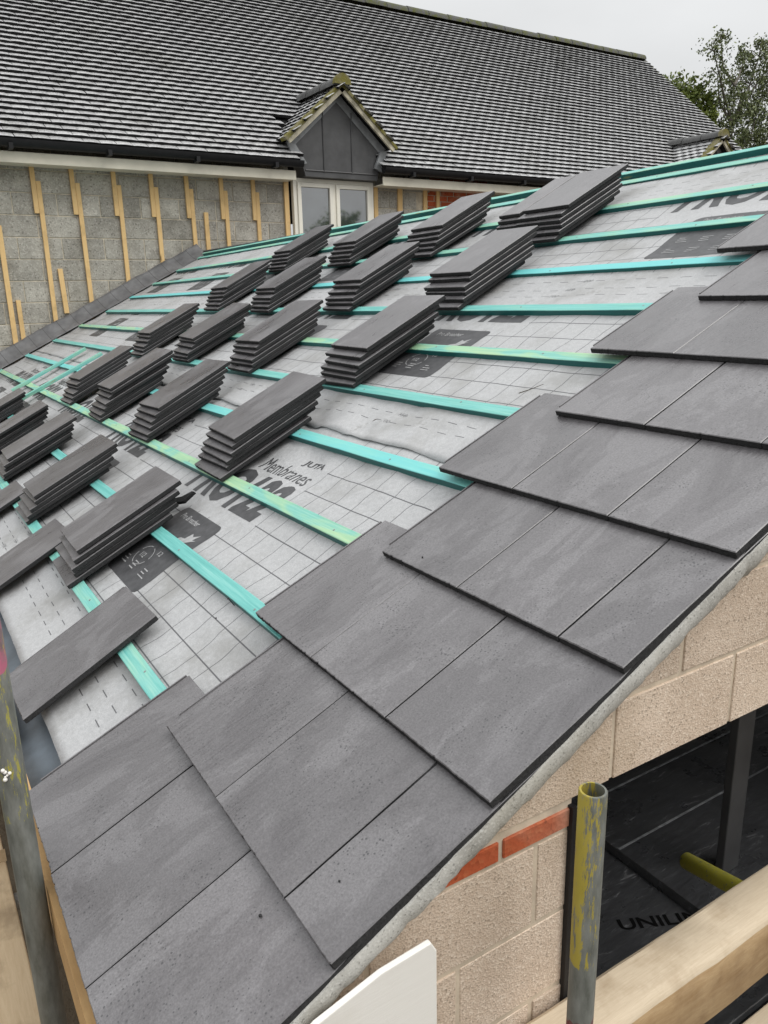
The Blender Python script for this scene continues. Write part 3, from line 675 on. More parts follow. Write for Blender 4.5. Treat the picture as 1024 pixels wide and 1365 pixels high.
# dark undercloak strip just below the slate edges
uc = MB(); uc.box(-0.30, -0.0022, 0.014, RV, -0.032, -0.0190, M=RM)
P(uc, 'undercloak', M['slate_edge'])
mb = MB(); mb.box(OX0-0.012, OX0-0.003, 0.030, 0.15, -0.9, 0.176); P(mb, 'damp_proof_strip', M['black_plastic'])
mb = MB(); mb.box(OX0-0.02, OX1+0.1, 0.046, 0.135, OZ1-0.004, OZ1+0.0015); P(mb, 'lintel', M['black_plastic'])
# eaves fascia and the wall below it
mb = MB(); mb.box(-0.007, 0.018, 0.02, 8.5, -0.16, -0.05); P(mb, 'fascia_board', M['fascia_wood'])
mb = MB(); mb.box(0.24, 0.34, 0.15, 8.58, -2.4, -0.02); P(mb, 'side_wall', M['gable_block'])
mb = MB()    # far slope
mb.add([roofw(0, RV, -0.07), roofw(8.5, RV, -0.07), (2*XR, 8.5, -0.03), (2*XR, 0, -0.03)], [(0, 1, 2, 3)]); o = P(mb, 'far_slope', M['upturn']); o.modifiers.new('t', 'SOLIDIFY').thickness = 0.01
# floor inside, insulation boards, pier
mb = MB(); mb.box(0.2, 6.3, 0.15, 8.5, -1.02, -0.96); P(mb, 'floor_slab', M['underlay'])
ins = empty('insulation_board', (1.2, 0.8, -0.96), label='black foil faced insulation board lying on the floor nearest the pole', cat='insulation board', group='black insulation boards')
mb = MB(); mb.box(0.85, 1.822, 0.16, 2.6, -0.955, -0.93); o = mb.build('board', M['foil'], bevel=.003); o.parent = ins; o.matrix_parent_inverse = Matrix.Translation((-1.2, -0.8, 0.96))
def flat_text(body, loc, w, h, rz, mat, parent, inv):
    me = text_mesh(body, 1, 0, 0.02); xs = [q.co.x for q in me.vertices]; ys = [q.co.y for q in me.vertices]
    for q in me.vertices: q.co.x = (q.co.x-min(xs))/(max(xs)-min(xs))*w; q.co.y = (q.co.y-min(ys))/(max(ys)-min(ys))*h
    me.materials.clear(); me.materials.append(mat)
    o = bpy.data.objects.new('lettering', me); COL.objects.link(o); o.matrix_world = Matrix.Translation(loc) @ Matrix.Rotation(rz, 4, 'Z')
    o.parent = parent; o.matrix_parent_inverse = inv; return o
inv1 = Matrix.Translation((-1.2, -0.8, 0.96))
flat_text('UNILIN', (1.58, 0.55, -0.9285), 0.28, 0.045, -0.45, M['ink_black'], ins, inv1)
flat_text('UNILIN', (1.46, 0.98, -0.9285), 0.26, 0.04, 1.2, M['ink_black'], ins, inv1)
ins2 = empty('insulation_board', (2.4, 0.8, -0.96), label='shiny black insulation board with silver taped seams beyond the yellow tube', cat='insulation board', group='black insulation boards')
inv2 = Matrix.Translation((-2.4, -0.8, 0.96))
mb = MB(); mb.box(1.826, 5.6, 0.16, 2.6, -0.955, -0.895); o = mb.build('board', M['foil'], bevel=.003); o.parent = ins2; o.matrix_parent_inverse = inv2
mb = MB()
for y in (0.785, 1.04): mb.box(1.83, 4.5, y-0.004, y+0.004, -0.8945, -0.893)
o = mb.build('seam_tape', M['tape']); o.parent = ins2; o.matrix_parent_inverse = inv2
mb = MB(); mb.box(2.015, 2.105, 0.50, 0.53, -0.894, 1.0)
mb.build('pier', M['lead'], None, bevel=.004, label='dark grey upright post standing inside the opening', cat='post')
# ------------------------------------------------------------------ scaffolding and timbers
def pole(name, base, top, r, mat, origin, **k):
    mb = MB(); n = 28; ax = Vector(top) - Vector(base)
    o0 = Vector(origin); b = Vector(base)-o0; t = Vector(top)-o0; d = ax.normalized(); a = d.orthogonal().normalized(); c = d.cross(a); vv = []; fs = []
    for (p, rr) in ((b, r), (b + (t-b)*0.5, r), (t - d*0.002, r), (t, r-0.0012), (t, r-0.0042), (t-d*0.12, r-0.0042)):
        vv += [p + (a*math.cos(2*PI*q/n) + c*math.sin(2*PI*q/n))*rr for q in range(n)]
    for i in range(5):
        for q in range(n): fs.append((i*n+q, i*n+(q+1) % n, (i+1)*n+(q+1) % n, (i+1)*n+q))
    fs.append(tuple(5*n+q for q in range(n)))
    mb.add(vv, fs); return mb.build(name, mat, None, Matrix.Translation(o0), smooth=True, **k)
pole('scaffold_pole', (0.673, -0.1, -2.4), (0.673, -0.1, 0.329), 0.0212, M['pole_yellow'], (0.673, -0.1, 0.329),
     label='upright scaffold tube with flaking yellow paint and an open top before the gable', cat='scaffold pole', group='upright scaffold poles')
pl_ = pole('scaffold_pole', (-0.034, 0.633, -2.4), (-0.034, 0.633, 1.1), 0.0242, M['pole_dull'], (-0.034, 0.633, 0),
     label='upright dull scaffold tube with pink and yellow paint beside the eaves', cat='scaffold pole', group='upright scaffold poles')
mb = MB(); rng = random.Random(4)
for q in range(9):
    a = Vector((-0.034 - 0.008 + rng.uniform(-.006, .006), 0.633 - 0.0236 + rng.uniform(-.001, .003), 0.225 + rng.uniform(-.013, .013)))
    bmq = bmesh.new(); bmesh.ops.create_icosphere(bmq, subdivisions=2, radius=rng.uniform(.002, .0042)); bmq.verts.index_update()
    mb.add([a + v_.co for v_ in bmq.verts], [tuple(v_.index for v_ in f.verts) for f in bmq.faces]); bmq.free()
o = mb.build('foam_blob', M['white'], smooth=True); o.parent = pl_; o.matrix_parent_inverse = Matrix.Translation((0.034, -0.633, 0))
pole('scaffold_tube', tuple(Vector((1.636, .385, -.576)) + (Vector((1.585, 0.185, -0.505)) - Vector((1.636, .385, -.576)))*1.35), (1.636, 0.385, -0.576), 0.0242, M['yellow_tube'], (1.62, 0.36, -0.57),
     label='short yellow painted scaffold tube poking up behind the weathered beam', cat='scaffold tube')
# transom with a coupler under the boards
mb = MB(); mb.tube([(-0.9, 1.42, -0.662), (0.005, 1.42, -0.662)], 0.0242, 20)
mb.build('scaffold_transom', M['galv'], smooth=True, label='short grey scaffold tube running under the board ends by the left pole', cat='scaffold tube')
cp = empty('scaffold_coupler', (-0.034, 0.66, -0.72), label='steel coupler clamped low on the left pole', cat='coupler')
mb = MB(); mb.box(-0.07, 0.0, 0.660, 0.70, -0.76, -0.70); mb.box(-0.066, -0.002, 0.60, 0.606, -0.75, -0.71)
o = mb.build('clamp', M['galv'], bevel=.006); o.parent = cp; o.matrix_parent_inverse = Matrix.Translation((0.034, -0.66, 0.72))
mb = MB(); mb.tube([(0.0, 0.655, -0.73), (0.045, 0.64, -0.725)], 0.007, 10); o = mb.build('bolt', M['galv'], smooth=True); o.parent = cp; o.matrix_parent_inverse = Matrix.Translation((0.034, -0.66, 0.72))
# boards of the walkway
def board(x0, x1, y0, y1, z0, label, mat='board', rz=0.0):
    mb = MB(); cx, cy = (x0+x1)/2, (y0+y1)/2; w, l = (x1-x0)/2, (y1-y0)/2; n = 20; vv = []; fs = []
    for a in range(n+1):
        y = -l + 2*l*a/n; q = 0.002*fbm(y*2, x0)
        vv += [(-w+q, y, 0), (w+q, y, 0), (w+q, y, 0.036), (-w+q, y, 0.036)]
    fs = [(0, 1, 2, 3), tuple(4*n+k for k in (3, 2, 1, 0))]
    for a in range(n):
        for k in range(4): fs.append((4*a+k, 4*a+(k+1) % 4, 4*a+4+(k+1) % 4, 4*a+4+k))
    mb.add(vv, fs); return mb.build('scaffold_board', M[mat], None, Matrix.Translation((cx, cy, z0)) @ Matrix.Rotation(rz, 4, 'Z'), bevel=.004, label=label, cat='scaffold board', group='scaffold boards of the walkway')
board(-0.27, -0.044, 0.70, 2.6, -0.636, 'pale scaffold board running beside the left pole along the eaves')
board(-0.505, -0.28, -1.6, 2.6, -0.636, 'pale scaffold board at the far left edge, next to the eaves board')
board(-0.275, -0.046, 1.54, 4.6, -0.598, 'scaffold board with a mossy end lapped over the eaves board')
# weathered beam in the gable opening
mb = MB(); n = 40; vv = []; fs = []
prof = [(0.028, -0.402), (0.028, -0.236), (0.020, -0.230), (-0.045, -0.234), (-0.058, -0.240), (-0.066, -0.252), (-0.069, -0.29), (-0.067, -0.392), (-0.060, -0.402)]
for a in range(n+1):
    x = 0.66 + 2.5*a/n; q = 0.002*fbm(x*5, 3)
    vv += [(x, y + q + 0.0015*fbm(x*8, y*9, zz*9), zz + q + 0.0015*fbm(x*7, zz*9)) for (y, zz) in prof]
m_ = len(prof); fs = [tuple(range(m_)), tuple(n*m_ + k for k in range(m_))[::-1]]
for a in range(n):
    for k in range(m_): fs.append((a*m_+k, a*m_+(k+1) % m_, (a+1)*m_+(k+1) % m_, (a+1)*m_+k))
mb.add(vv, fs); mb.m = [0, 0] + [1 if (q % m_) in (5, 6, 7) else 0 for q in range(len(fs)-2)]; mb.build('timber_beam', [M['beam'], M['beam_face']], smooth=True, label='thick weathered pale timber beam lying across the foot of the gable opening', cat='timber beam')
mb = MB(); mb.box(0.95, 2.9, -0.24, -0.012, -0.632, -0.596)
mb.build('scaffold_board', M['beam'], None, bevel=.004, label='tan scaffold board below the weathered beam at the gable', cat='scaffold board', group='scaffold boards at the gable')
# white fascia offcut against the gable
mb = MB(); poly = [(0.44, -0.30), (0.44, 0.108), (0.43, 0.127), (0.345, 0.121), (0.24, 0.094), (0.15, 0.04), (0.10, -0.02), (0.10, -0.30)]
mb.prism(poly, -0.030, -0.020, lambda p, t: (p[0], t, p[1]))
mb.build('barge_board', M['white_board'], bevel=.002, label='white plastic fascia board end standing against the gable below the slates', cat='fascia board')

# ------------------------------------------------------------------ house behind
HW = 8.60; EVY, EVZ = 8.28, 2.63; HS = math.radians(40.5); HX0, HX1 = -2.0, 14.6
house = empty('house', (6, 8.6, -2.4), label='existing house of grey block with a long wet tiled roof and dormers', cat='house')
HI = Matrix.Translation((-6, -8.6, 2.4))
def H(mb, name, mats, parent=None, **k):
    o = mb.build(name, mats, None, **k)
    if parent is None: o.parent = house; o.matrix_parent_inverse = HI
    else: o.parent = parent
    return o
WX0, WX1, WZ0, WZ1 = 4.44, 5.66, 1.30, 2.47
mb = MB(); bh, bw = 0.2225, 0.445; zr = 2.6; r = 0
while zr > -2.4:
    x = HX0 - (bw/2 if r % 2 else 0) + 0.13; z0, z1 = zr - bh + 0.005, zr - 0.005
    while x < HX1:
        a, b = x + 0.005, x + bw - 0.005; x += bw
        if random.random() < 0.14: b = a + 0.21; mb2 = (b + 0.01, x - 0.005)
        else: mb2 = None
        for (p, q) in ([(a, b)] if not mb2 else [(a, b), mb2]):
            if z1 > WZ0 and z0 < WZ1:
                if p > WX0 and q < WX1: continue
                if p < WX0 < q: q = WX0
                if p < WX1 < q: p = WX1
            if 6.55 < (p+q)/2 < 7.6 and z0 > 1.4: continue
            if q - p < 0.02: continue
            y = HW + random.uniform(-.003, .003); mb.box(p, q, y, y+0.1, z0, z1)
    zr -= bh; r += 1
H(mb, 'wall', M['house_block'], bevel=0.004, seg=1)
mb = MB()
for (p, q, c, d) in ((HX0, WX0, -2.4, 2.6), (WX1, HX1, -2.4, 2.6), (WX0, WX1, -2.4, WZ0)): mb.box(p, q, HW+0.008, HW+0.09, c, d)
H(mb, 'wall_mortar', M['mortar'])
mb = MB(); zz = 1.45; r = 0
while zz < 2.55:
    x = 6.55 - (0.11 if r % 2 else 0)
    while x < 7.6: mb.box(max(x, 6.54)+.005, min(x+.215, 7.6)-.005, HW-.002, HW+.1, zz+.005, zz+.07); x += 0.225
    zz += 0.075; r += 1
H(mb, 'brick_panel', M['red_brick'])
# gable end and back of the house
mb = MB(); gy = EVY + 0.3; RY = EVY + 3.69; RZ = EVZ + 3.69*math.tan(HS)
mb.add([(HX1-.1, gy, -2.4), (HX1-.1, 2*RY-gy, -2.4), (HX1-.1, 2*RY-gy, EVZ-0.05), (HX1-.1, RY, RZ-0.15), (HX1-.1, gy, EVZ-0.05)], [(0, 1, 2, 3, 4)]); H(mb, 'end_wall', M['house_block'])
# studs on the wall
def stud(x0, x1, z0, z1, lab, y=HW, lean=0.0, packer=None):
    mb = MB(); L = z1 - z0
    mb.box(-(x1-x0)/2, (x1-x0)/2, -0.032, -0.0035, 0, L)
    o = mb.build('wall_stud', M['pine'], None, Matrix.Translation(((x0+x1)/2, y, z0)) @ Matrix.Rotation(lean, 4, 'Y'), bevel=.002, label=lab, cat='timber stud', group='pine studs on the house wall')
    if packer:
        mb = MB(); mb.box(-(x1-x0)*1.5-.003, -(x1-x0)/2-.002, -0.034, -0.004, L+0.04-0.36, L+0.15); q = mb.build('packer', M['pine'], bevel=.002); q.parent = o
sx = [1.515, 1.93, 2.345, 2.765, 3.19, 3.60, 4.0]
sn = ['first', 'second', 'third', 'fourth', 'fifth', 'sixth', 'seventh']
for i, x in enumerate(sx):
    stud(x-0.022, x+0.024, -1.0, 2.27, 'long pine stud with a short block beside its head, %s from the left' % sn[i], packer=True, lean=random.uniform(-.006, .006))
stud(1.06, 1.11, -1.0, 1.82, 'long pine stud with no block, at the far left of the wall')
stud(1.145, 1.19, -0.6, 1.07, 'short pine stud next to the far left stud')
stud(1.62, 1.67, 0.92, 1.39, 'short greyish pine offcut fixed between the first and second blocked studs', lean=-0.03)
stud(3.31, 3.36, 0.6, 2.02, 'short pine stud between the fifth and sixth blocked studs')
stud(1.33, 1.37, 0.0, 0.72, 'pine stub barely showing above the upstand at lower left')
stud(4.36, 4.42, 0.4, 2.42, 'pine stud beside the left window jamb')
stud(5.66, 5.72, 0.4, 2.42, 'pine stud beside the right window jamb')
stud(6.04, 6.11, 0.4, 2.42, 'pine stud just right of the window, behind the stacks')
stud(6.46, 6.52, 0.4, 2.42, 'pine stud beside the red brick patch')
stud(6.68, 6.73, 0.4, 2.42, 'pine stud standing before the red brick patch')
# eaves: fascia, soffit, gutter on both sides of the dormer
for k, (a, b) in enumerate(((HX0, 4.40), (5.64, HX1))):
    mb = MB(); mb.box(a, b, 8.30, 8.322, 2.395, 2.50); H(mb, 'fascia', M['cream'], bevel=.003)
    mb = MB(); mb.box(a, b, 8.323, HW-0.004, 2.405, 2.415); H(mb, 'soffit', M['cream'])
    n = 10; mb = MB(); vv = []
    for x in (a - 0.03, b + (0.06 if k == 0 else 0)):
        for q in range(n+1): an = PI + PI*q/n; vv.append((x, 8.235 + 0.058*math.cos(an), 2.60 + 0.075*math.sin(an)))
    fs = [(q, q+1, n+2+q, n+1+q) for q in range(n)] + [tuple(range(n+1)), tuple(range(n+1, 2*n+2))]
    mb.add(vv, fs)
    x = a + 0.4
    while x < b: mb.box(x-.02, x+.02, 8.17, 8.30, 2.505, 2.56); x += 0.95
    g = H(mb, 'gutter', M['black_plastic'], smooth=True)
# tiles
def tile_field(mb, O, U, V, N, nu, nv, w, gauge, th=0.02, camber=0.008, skip=None, off=0.0, umax=1e9):
    for jv in range(nv):
        for iu in range(-1, nu+1):
            u0 = (iu + (0.5 if jv % 2 else 0.0))*w + off + random.uniform(-.003, .003); v0 = jv*gauge + random.uniform(-.0018, .0018)
            if u0 < -w*0.6 or u0 > nu*w: continue
            if skip and skip(u0 + w/2, v0): continue
            n = 4; vv = []; dz = random.uniform(0, .0022); tl = random.uniform(-.003, .003); cb = camber*random.uniform(.7, 1.4)
            for row, (y, z) in enumerate(((0, th), (gauge*1.12, 0.003), (0, -0.002))):
                for q in range(n+1):
                    t = q/n; x = 0.002 + (w-0.004)*t; c = cb*(1-(2*t-1)**2)
                    vv.append(O + U*min(u0+x, umax) + V*(v0+y) + N*(z + (c + dz + tl*(t-.5) if row != 2 else c*0.25)))
            b = n+1
            mb.add(vv, [(q, q+1, b+q+1, b+q) for q in range(n)], 0)
            base = len(mb.v) - len(vv)
            for q in range(n): mb.f.append((base+2*b+q, base+2*b+q+1, base+q+1, base+q)); mb.m.append(1)
UX = Vector((1, 0, 0)); VH = Vector((0, math.cos(HS), math.sin(HS))); NH = Vector((0, -math.sin(HS), math.cos(HS)))
DC = 5.04
def skip_main(u, v):
    X = HX0 + u; return (abs(X - DC - .02) < 0.56 and v < 0.85) or X - 0.0825 > HX1 - 0.01
mb = MB(); nrow = int(3.69/math.cos(HS)/0.106)
tile_field(mb, Vector((HX0, EVY-0.04, EVZ-0.035)), UX, VH, NH, int((HX1-HX0)/0.165)+1, nrow, 0.165, 0.106, 0.036, 0.0036, skip_main, 0.0, HX1-HX0+0.01)
H(mb, 'roof', [M['tile'], M['tile_edge_shade']])
mb = MB()
o1 = Vector((HX0, EVY, EVZ-0.045)); 
def quad3(mb, a, b, c, d): mb.add([a, b, c, d], [(0, 1, 2, 3)])
L = 3.69/math.cos(HS)
for (xa, xb, va) in ((HX0, DC-0.56, 0), (DC-0.56, DC+0.60, 0.8), (DC+0.60, HX1, 0)):
    quad3(mb, Vector((xa, 0, 0)) + Vector((0, o1.y, o1.z)) + VH*va, Vector((xb, o1.y, o1.z)) + VH*va, Vector((xb, o1.y, o1.z)) + VH*L, Vector((xa, o1.y, o1.z)) + VH*L)
V2 = Vector((0, -math.cos(HS), math.sin(HS))); q0 = Vector((0, 2*RY-EVY, EVZ-.045))
quad3(mb, Vector((HX0, q0.y, q0.z)), Vector((HX1, q0.y, q0.z)), Vector((HX1, q0.y, q0.z)) + V2*L, Vector((HX0, q0.y, q0.z)) + V2*L)
H(mb, 'roof_deck', M['underlay'])
mb = MB()    # verge cap at the far gable
mb.box(HX1-0.06, HX1+0.02, 0, L, -0.06, 0.028, M=Matrix(((1, 0, 0, 0), (0, VH.y, NH.y, EVY-.02), (0, VH.z, NH.z, EVZ-0.03), (0, 0, 0, 1))))
H(mb, 'verge', M['ridge'])
def ridge_tiles(mb, A, B, r, n, drop=0.6):
    A, B = Vector(A), Vector(B); d = (B-A)/n; side = d.cross(Vector((0, 0, 1))).normalized()
    for i in range(n):
        p0 = A + d*i + d*0.01; p1 = A + d*(i+1) - d*0.01; k = 9; vv = []
        dz = random.uniform(-.006, .006)
        for p, rr in ((p0, r*1.03), (p1, r*0.98)):
            for q in range(k): a = PI*(-0.02 + 1.04*q/(k-1)); vv.append(p + side*math.cos(a)*rr + Vector((0, 0, dz + math.sin(a)*rr - r*drop)))
        mb.add(vv, [(q, q+1, k+q+1, k+q) for q in range(k-1)] + [tuple(range(k)), tuple(range(k, 2*k))])
mb = MB(); ridge_tiles(mb, (HX0, RY, RZ+0.045), (HX1, RY, RZ+0.045), 0.10, 38); H(mb, 'ridge_cap', M['ridge'], smooth=True)
# window
wy = 8.52; x0, x1, zt, zb = 4.46, 5.62, 2.455, 1.32; xm = 5.035
mb = MB()
mb.box(x0, x0+.05, wy, wy+.07, zb, zt); mb.box(x1-.05, x1, wy, wy+.07, zb, zt); mb.box(x0+.05, x1-.05, wy, wy+.07, zt-.05, zt); mb.box(x0+.05, x1-.05, wy, wy+.07, zb, zb+.05); mb.box(xm-.02, xm+.02, wy, wy+.07, zb+.05, zt-.05)
win = H(mb, 'window', M['frame_white'], bevel=.003)
def WP(mb, name, mats, **k): o = mb.build(name, mats, None, **k); o.parent = win; return o
for (a, b) in ((x0+.052, xm-.022), (xm+.022, x1-.052)):
    mb = MB(); s = 0.05; zz0, zz1 = zb+.052, zt-.052
    mb.box(a, a+s, wy-.018, wy+.05, zz0, zz1); mb.box(b-s, b, wy-.018, wy+.05, zz0, zz1); mb.box(a+s, b-s, wy-.018, wy+.05, zz1-s, zz1); mb.box(a+s, b-s, wy-.018, wy+.05, zz0, zz0+s)
    WP(mb, 'sash', M['frame_white'], bevel=.004)
    mb = MB(); mb.box(a+s-.002, b-s+.002, wy+.012, wy+.02, zz0+s-.002, zz1-s+.002); WP(mb, 'pane', M['glass'])
# dormers
def dormer(cx, full=True):
    hw, ez, az, fy = 0.76, 2.84, 3.48, 8.40
    face = [(cx-.46, 2.46), (cx+.57, 2.46), (cx+.60, 2.62), (cx+.70, 2.83), (cx, 3.44), (cx-.70, 2.83), (cx-.52, 2.66)] if full else [(cx-.68, 2.80), (cx+.68, 2.80), (cx, 3.44)]
    mb = MB(); mb.prism(face, fy, fy+0.25, lambda p, t: (p[0], t, p[1])); d = H(mb, 'dormer', M['lead'])
    def DP(mb, name, mats, **k): o = mb.build(name, mats, None, **k); o.parent = d; return o
    mb = MB()
    for x in (cx-.20, cx+.20): mb.tube([(x, fy-.004, 2.52), (x, fy-.004, 3.22)], 0.010, 8)
    if full: mb.tube([(cx-.46, fy-.004, 2.53), (cx+.57, fy-.004, 2.53)], 0.008, 8)
    DP(mb, 'lead_roll', M['lead'], smooth=True)
    mb = MB()
    for s in (-1, 1):
        p = [(cx + s*.70, 2.84), (cx, 3.445), (cx, 3.325), (cx + s*.62, 2.775)]
        mb.prism(p if s < 0 else p[::-1], fy-.008, fy-.001, lambda q, t: (q[0], t, q[1]))
    if full:
        for s in (-1, 1):
            p = [(cx + s*.70, 2.82), (cx + s*.60, 2.80), (cx + s*.46 + (.05 if s > 0 else 0), 2.60), (cx + s*.62, 2.56)]
            mb.prism(p if s > 0 else p[::-1], fy-.05, fy-.009, lambda q, t: (q[0], t, q[1]))
    DP(mb, 'flashing', M['lead_light'])
    for s in (-1, 1):
        dv = Vector((-s*hw, 0, az-ez)).normalized(); Ls = math.hypot(hw, az-ez)
        A = Vector((cx + s*hw, fy-.16, ez)); nrm = Vector((s*(az-ez), 0, hw)).normalized()
        mb = MB(); B0 = A + nrm*0.0
        Mx = Matrix(((0, dv.x, nrm.x, A.x), (1, 0, nrm.y, A.y), (0, dv.z, nrm.z, A.z), (0, 0, 0, 1)))
        mb.box(0.0, 0.03, 0, Ls, -0.062, -0.012, M=Mx); DP(mb, 'barge_board', M['old_cream'])
        mb = MB(); n_ = 24; vv = []; 
        for a_ in range(n_+1):
            yy = -.02 + (Ls+.02)*a_/n_; q_ = 0.012*fbm(yy*14, cx + s)
            vv += [(-.012, yy, -.012), (0.13 + q_*2, yy, -.006), (0.12 + q_*2, yy, .03 + q_), (0.05, yy, .036 + q_), (-.008 + q_*.4, yy, .026 + q_)]
        fs = [(0, 1, 2, 3, 4), tuple(5*n_ + k for k in (4, 3, 2, 1, 0))]
        for a_ in range(n_):
            for k in range(5): fs.append((5*a_+k, 5*a_+(k+1) % 5, 5*a_+5+(k+1) % 5, 5*a_+5+k))
        mb.add([Mx @ Vector(p) for p in vv], fs); DP(mb, 'verge', M['moss'])
        mb = MB(); tile_field(mb, A + nrm*0.002 + Vector((0, 0.0, 0)), Vector((0, 1, 0)), dv, nrm, 8, 10, 0.15, 0.1, 0.022, 0.007)
        mb.box(0.02, 1.2, 0, Ls, -0.014, -0.004, 1, M=Mx)
        DP(mb, 'dormer_roof', [M['tile'], M['tile_edge_shade']])
    mb = MB(); ridge_tiles(mb, (cx, fy-.165, az+.055), (cx, fy+1.0, az+.06), 0.105, 3, 0.45); DP(mb, 'ridge_cap', [M['dark_ridge']], smooth=True)
    mb = MB(); ridge_tiles(mb, (cx, fy-.19, az+.06), (cx, fy-.12, az+.063), 0.112, 1, 0.45); DP(mb, 'ridge_end', [M['moss']], smooth=True)
    return d
dormer(DC); dormer(12.40, False)

# ------------------------------------------------------------------ trees beyond the house
def tree(name, base, top, crown, nleaf, ls, leafm, barkm, label, seed, sub=5):
    rng = random.Random(seed); t = empty(name, base); tag(t, label, 'tree'); inv = Matrix.Translation(-Vector(base))
    mb = MB(); B = Vector(base); T = Vector(top); H_ = T.z - B.z
    pts = [B + (T-B)*k/8 + Vector((rng.uniform(-.15, .15), rng.uniform(-.15, .15), 0))*(k/8) for k in range(9)]
    mb.tube(pts, [0.19*(1-k/9)**1.3+0.01 for k in range(9)], 10)
    tips = []
    for (c, r) in crown:
        c = Vector(c); zt_ = c.z - 0.6 - 1.1*math.hypot(c.x - T.x, c.y - T.y); k = min(range(9), key=lambda q: abs(pts[q].z - zt_)); s = pts[max(2, k)]
        mid = (s + c)/2 + Vector((rng.uniform(-.2, .2), rng.uniform(-.2, .2), -.1)); mb.tube([s, mid, c], [0.07, 0.045, 0.015], 6); tips.append((c, r, mid))
        for q in range(sub):
            d = Vector((rng.gauss(0, 1), rng.gauss(0, 1), rng.gauss(.35, .8))).normalized(); e = c + d*r*rng.uniform(.6, 1.05); mb.tube([c, (c+e)/2 + Vector((0, 0, .1)), e], [0.02, 0.013, 0.005], 5)
            tips.append((e, r*0.35, mid))
    o = mb.build('trunk', barkm, smooth=True); o.parent = t; o.matrix_parent_inverse = inv
    lb = MB(); tot = sum(r*r for _, r, _ in tips)
    for (c, r, _) in tips:
        n = int(nleaf*r*r/tot)
        nclump = max(3, n//26)
        for q in range(nclump):
            d = Vector((rng.gauss(0, 1), rng.gauss(0, 1), rng.gauss(0, 1))).normalized(); cc = c + d*r*rng.uniform(.25, 1.0)
            cr = rng.uniform(.12, .30)
            for w in range(n//nclump):
                p = cc + Vector((rng.gauss(0, cr*.6), rng.gauss(0, cr*.6), rng.gauss(0, cr*.6) - rng.random()*cr*.4)); s = ls*rng.uniform(.6, 1.3)
                a = Vector((rng.gauss(0, 1), rng.gauss(0, 1), rng.gauss(0, .8))).normalized(); b = a.orthogonal().normalized(); b.rotate(Matrix.Rotation(rng.uniform(0, 6.28), 3, a))
                cdir = a.cross(b); lb.add([p - b*s*.5, p + cdir*s*.28, p + b*s*.5, p - cdir*s*.28], [(0, 1, 2, 3)])
    o = lb.build('crown', leafm); o.parent = t; o.matrix_parent_inverse = inv
    t.matrix_world = Matrix.Translation(base)
tree('birch_tree', (32.4, 22, -2.4), (31.9, 22, 9.2),
     [((30.75, 22, 10.75), .40), ((30.35, 22, 10.3), .45), ((30.7, 22, 9.5), .5), ((31.2, 22, 8.7), .6), ((32.6, 22.2, 10.2), .6), ((33.4, 22, 10.5), .8), ((33.0, 22, 9.4), .9), ((34.3, 22, 9.6), 1.0), ((32.1, 21.8, 8.5), .7),
      ((33.6, 22, 8.3), .9), ((32.0, 22, 7.4), .9), ((33.3, 22, 7.2), .9), ((34.6, 22, 7.6), 1.2), ((31.6, 22, 6.3), 1.0), ((33.3, 22, 6.0), 1.2), ((34.9, 22, 11.0), .7), ((35.6, 22, 8.8), 1.2)],
     16000, 0.13, M['leaf_birch'], M['birch'], 'tall airy tree with gaps of sky in its crown beyond the house roof', 5)
tree('broadleaf_tree', (30.2, 23, -2.4), (30.2, 23, 8.0),
     [((29.0, 23, 9.1), .55), ((29.9, 23, 9.0), .6), ((29.4, 23, 8.4), .8), ((30.6, 23, 8.6), .8), ((31.3, 23, 8.2), .7), ((29.9, 22.8, 7.7), 1.0), ((31.1, 23, 7.4), 1.0), ((30.6, 23, 6.6), 1.1), ((32.2, 23, 6.6), 1.0), ((33.6, 23, 6.2), 1.1), ((31.2, 23, 5.6), 1.2), ((32.6, 23, 5.2), 1.3), ((34.4, 23, 5.6), 1.2)],
     20000, 0.17, M['leaf_dark'], M['bark'], 'lower dense green tree rising just behind the house roof edge', 9)

# the garden tree that the window panes mirror
tree('garden_tree', (17.9, -14.7, -2.4), (17.9, -14.7, 3.6), [((17.2, -14.7, 3.3), .9), ((18.5, -14.9, 3.6), .9), ((17.9, -14.5, 4.2), .7), ((18.9, -14.2, 2.9), .9), ((16.5, -15.2, 2.6), .9)], 6000, 0.16, M['leaf_dark'], M['bark'],
     'dark bushy tree mirrored in the lower half of the house window panes', 21)

# ------------------------------------------------------------------ light, sky, camera
w = bpy.data.worlds.new('World'); scene.world = w; w.use_nodes = True; nt = w.node_tree
bg = nt.nodes['Background']; bg.inputs['Strength'].default_value = 0.1
sky = nt.nodes.new('ShaderNodeTexSky'); sky.sky_type = 'NISHITA'; sky.sun_disc = False
SUN_EL, SUN_AZ = math.radians(52), math.radians(145)      # azimuth from +Y towards +X
sky.sun_elevation = SUN_EL; sky.sun_rotation = SUN_AZ; sky.dust_density = 4; sky.air_density = 1.2
hs = nt.nodes.new('ShaderNodeHueSaturation'); hs.inputs['Saturation'].default_value = 0.12; nt.links.new(sky.outputs[0], hs.inputs['Color'])
tc = nt.nodes.new('ShaderNodeTexCoord'); ns = nt.nodes.new('ShaderNodeTexNoise'); ns.inputs['Scale'].default_value = 2.2; ns.inputs['Detail'].default_value = 5
mp = nt.nodes.new('ShaderNodeMapping'); mp.inputs['Scale'].default_value = (1, 1, 2.5); nt.links.new(tc.outputs['Generated'], mp.inputs[0]); nt.links.new(mp.outputs[0], ns.inputs['Vector'])
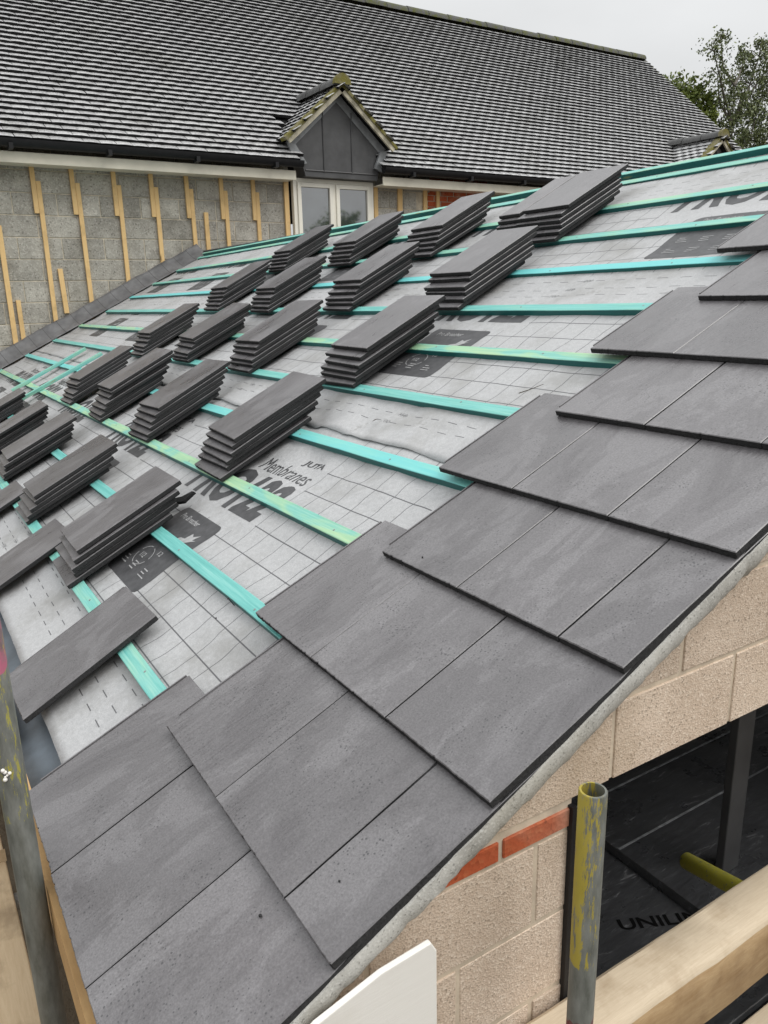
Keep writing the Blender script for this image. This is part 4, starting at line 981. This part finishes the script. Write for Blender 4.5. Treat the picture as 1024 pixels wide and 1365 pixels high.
# overcast sky: the zenith about three times as bright as the horizon, with faint cloud
sx_ = nt.nodes.new('ShaderNodeSeparateXYZ'); nt.links.new(tc.outputs['Generated'], sx_.inputs[0])
def mth(op, a, b):
    m = nt.nodes.new('ShaderNodeMath'); m.operation = op
    for k, v in enumerate((a, b)):
        if isinstance(v, (int, float)): m.inputs[k].default_value = v
        else: nt.links.new(v, m.inputs[k])
    return m.outputs[0]
ZEN = 17.0
lum = mth('MULTIPLY', mth('ADD', mth('MULTIPLY', mth('MAXIMUM', sx_.outputs['Z'], 0.0), 2.0), 1.0), ZEN/3)
lum = mth('MULTIPLY', lum, mth('ADD', mth('MULTIPLY', ns.outputs['Fac'], 0.44), 0.78))
cr = nt.nodes.new('ShaderNodeCombineColor')
nt.links.new(mth('MULTIPLY', lum, 0.985), cr.inputs[0]); nt.links.new(lum, cr.inputs[1]); nt.links.new(mth('MULTIPLY', lum, 1.01), cr.inputs[2])
mx = nt.nodes.new('ShaderNodeMix'); mx.data_type = 'RGBA'; mx.inputs['Factor'].default_value = 0.85
nt.links.new(hs.outputs[0], mx.inputs['A']); nt.links.new(cr.outputs[0], mx.inputs['B']); nt.links.new(mx.outputs['Result'], bg.inputs['Color'])
sl = bpy.data.lights.new('sun', 'SUN'); sl.energy = 1.4; sl.angle = math.radians(35); sl.color = (1, 0.97, 0.93)
so = bpy.data.objects.new('sun', sl); COL.objects.link(so)
dirv = Vector((math.sin(SUN_AZ)*math.cos(SUN_EL), math.cos(SUN_AZ)*math.cos(SUN_EL), math.sin(SUN_EL)))
so.rotation_euler = dirv.to_track_quat('Z', 'Y').to_euler()

yaw, pitch, roll = 0.55542132, 0.27224014, -0.02272753
f = Vector((math.sin(yaw)*math.cos(pitch), math.cos(yaw)*math.cos(pitch), -math.sin(pitch))); r0 = Vector((math.cos(yaw), -math.sin(yaw), 0)); u0 = r0.cross(f)
r2 = r0*math.cos(roll) + u0*math.sin(roll); u2 = -r0*math.sin(roll) + u0*math.cos(roll)
cam = bpy.data.cameras.new('camera'); cam.sensor_fit = 'VERTICAL'; cam.sensor_height = 36; cam.lens = 1034.75/1365*36; cam.clip_start = 0.02; cam.clip_end = 1000
co = bpy.data.objects.new('camera', cam); COL.objects.link(co)
co.matrix_world = Matrix(((r2.x, u2.x, -f.x, -0.100539), (r2.y, u2.y, -f.y, -0.781344), (r2.z, u2.z, -f.z, 1.035341), (0, 0, 0, 1)))
scene.camera = co
scene.view_settings.view_transform = 'Standard'; scene.view_settings.look = 'None'; scene.view_settings.exposure = 0.1; scene.view_settings.gamma = 1
for o in ('t', 's', 'b', 'rr', 'ring'):
    pass
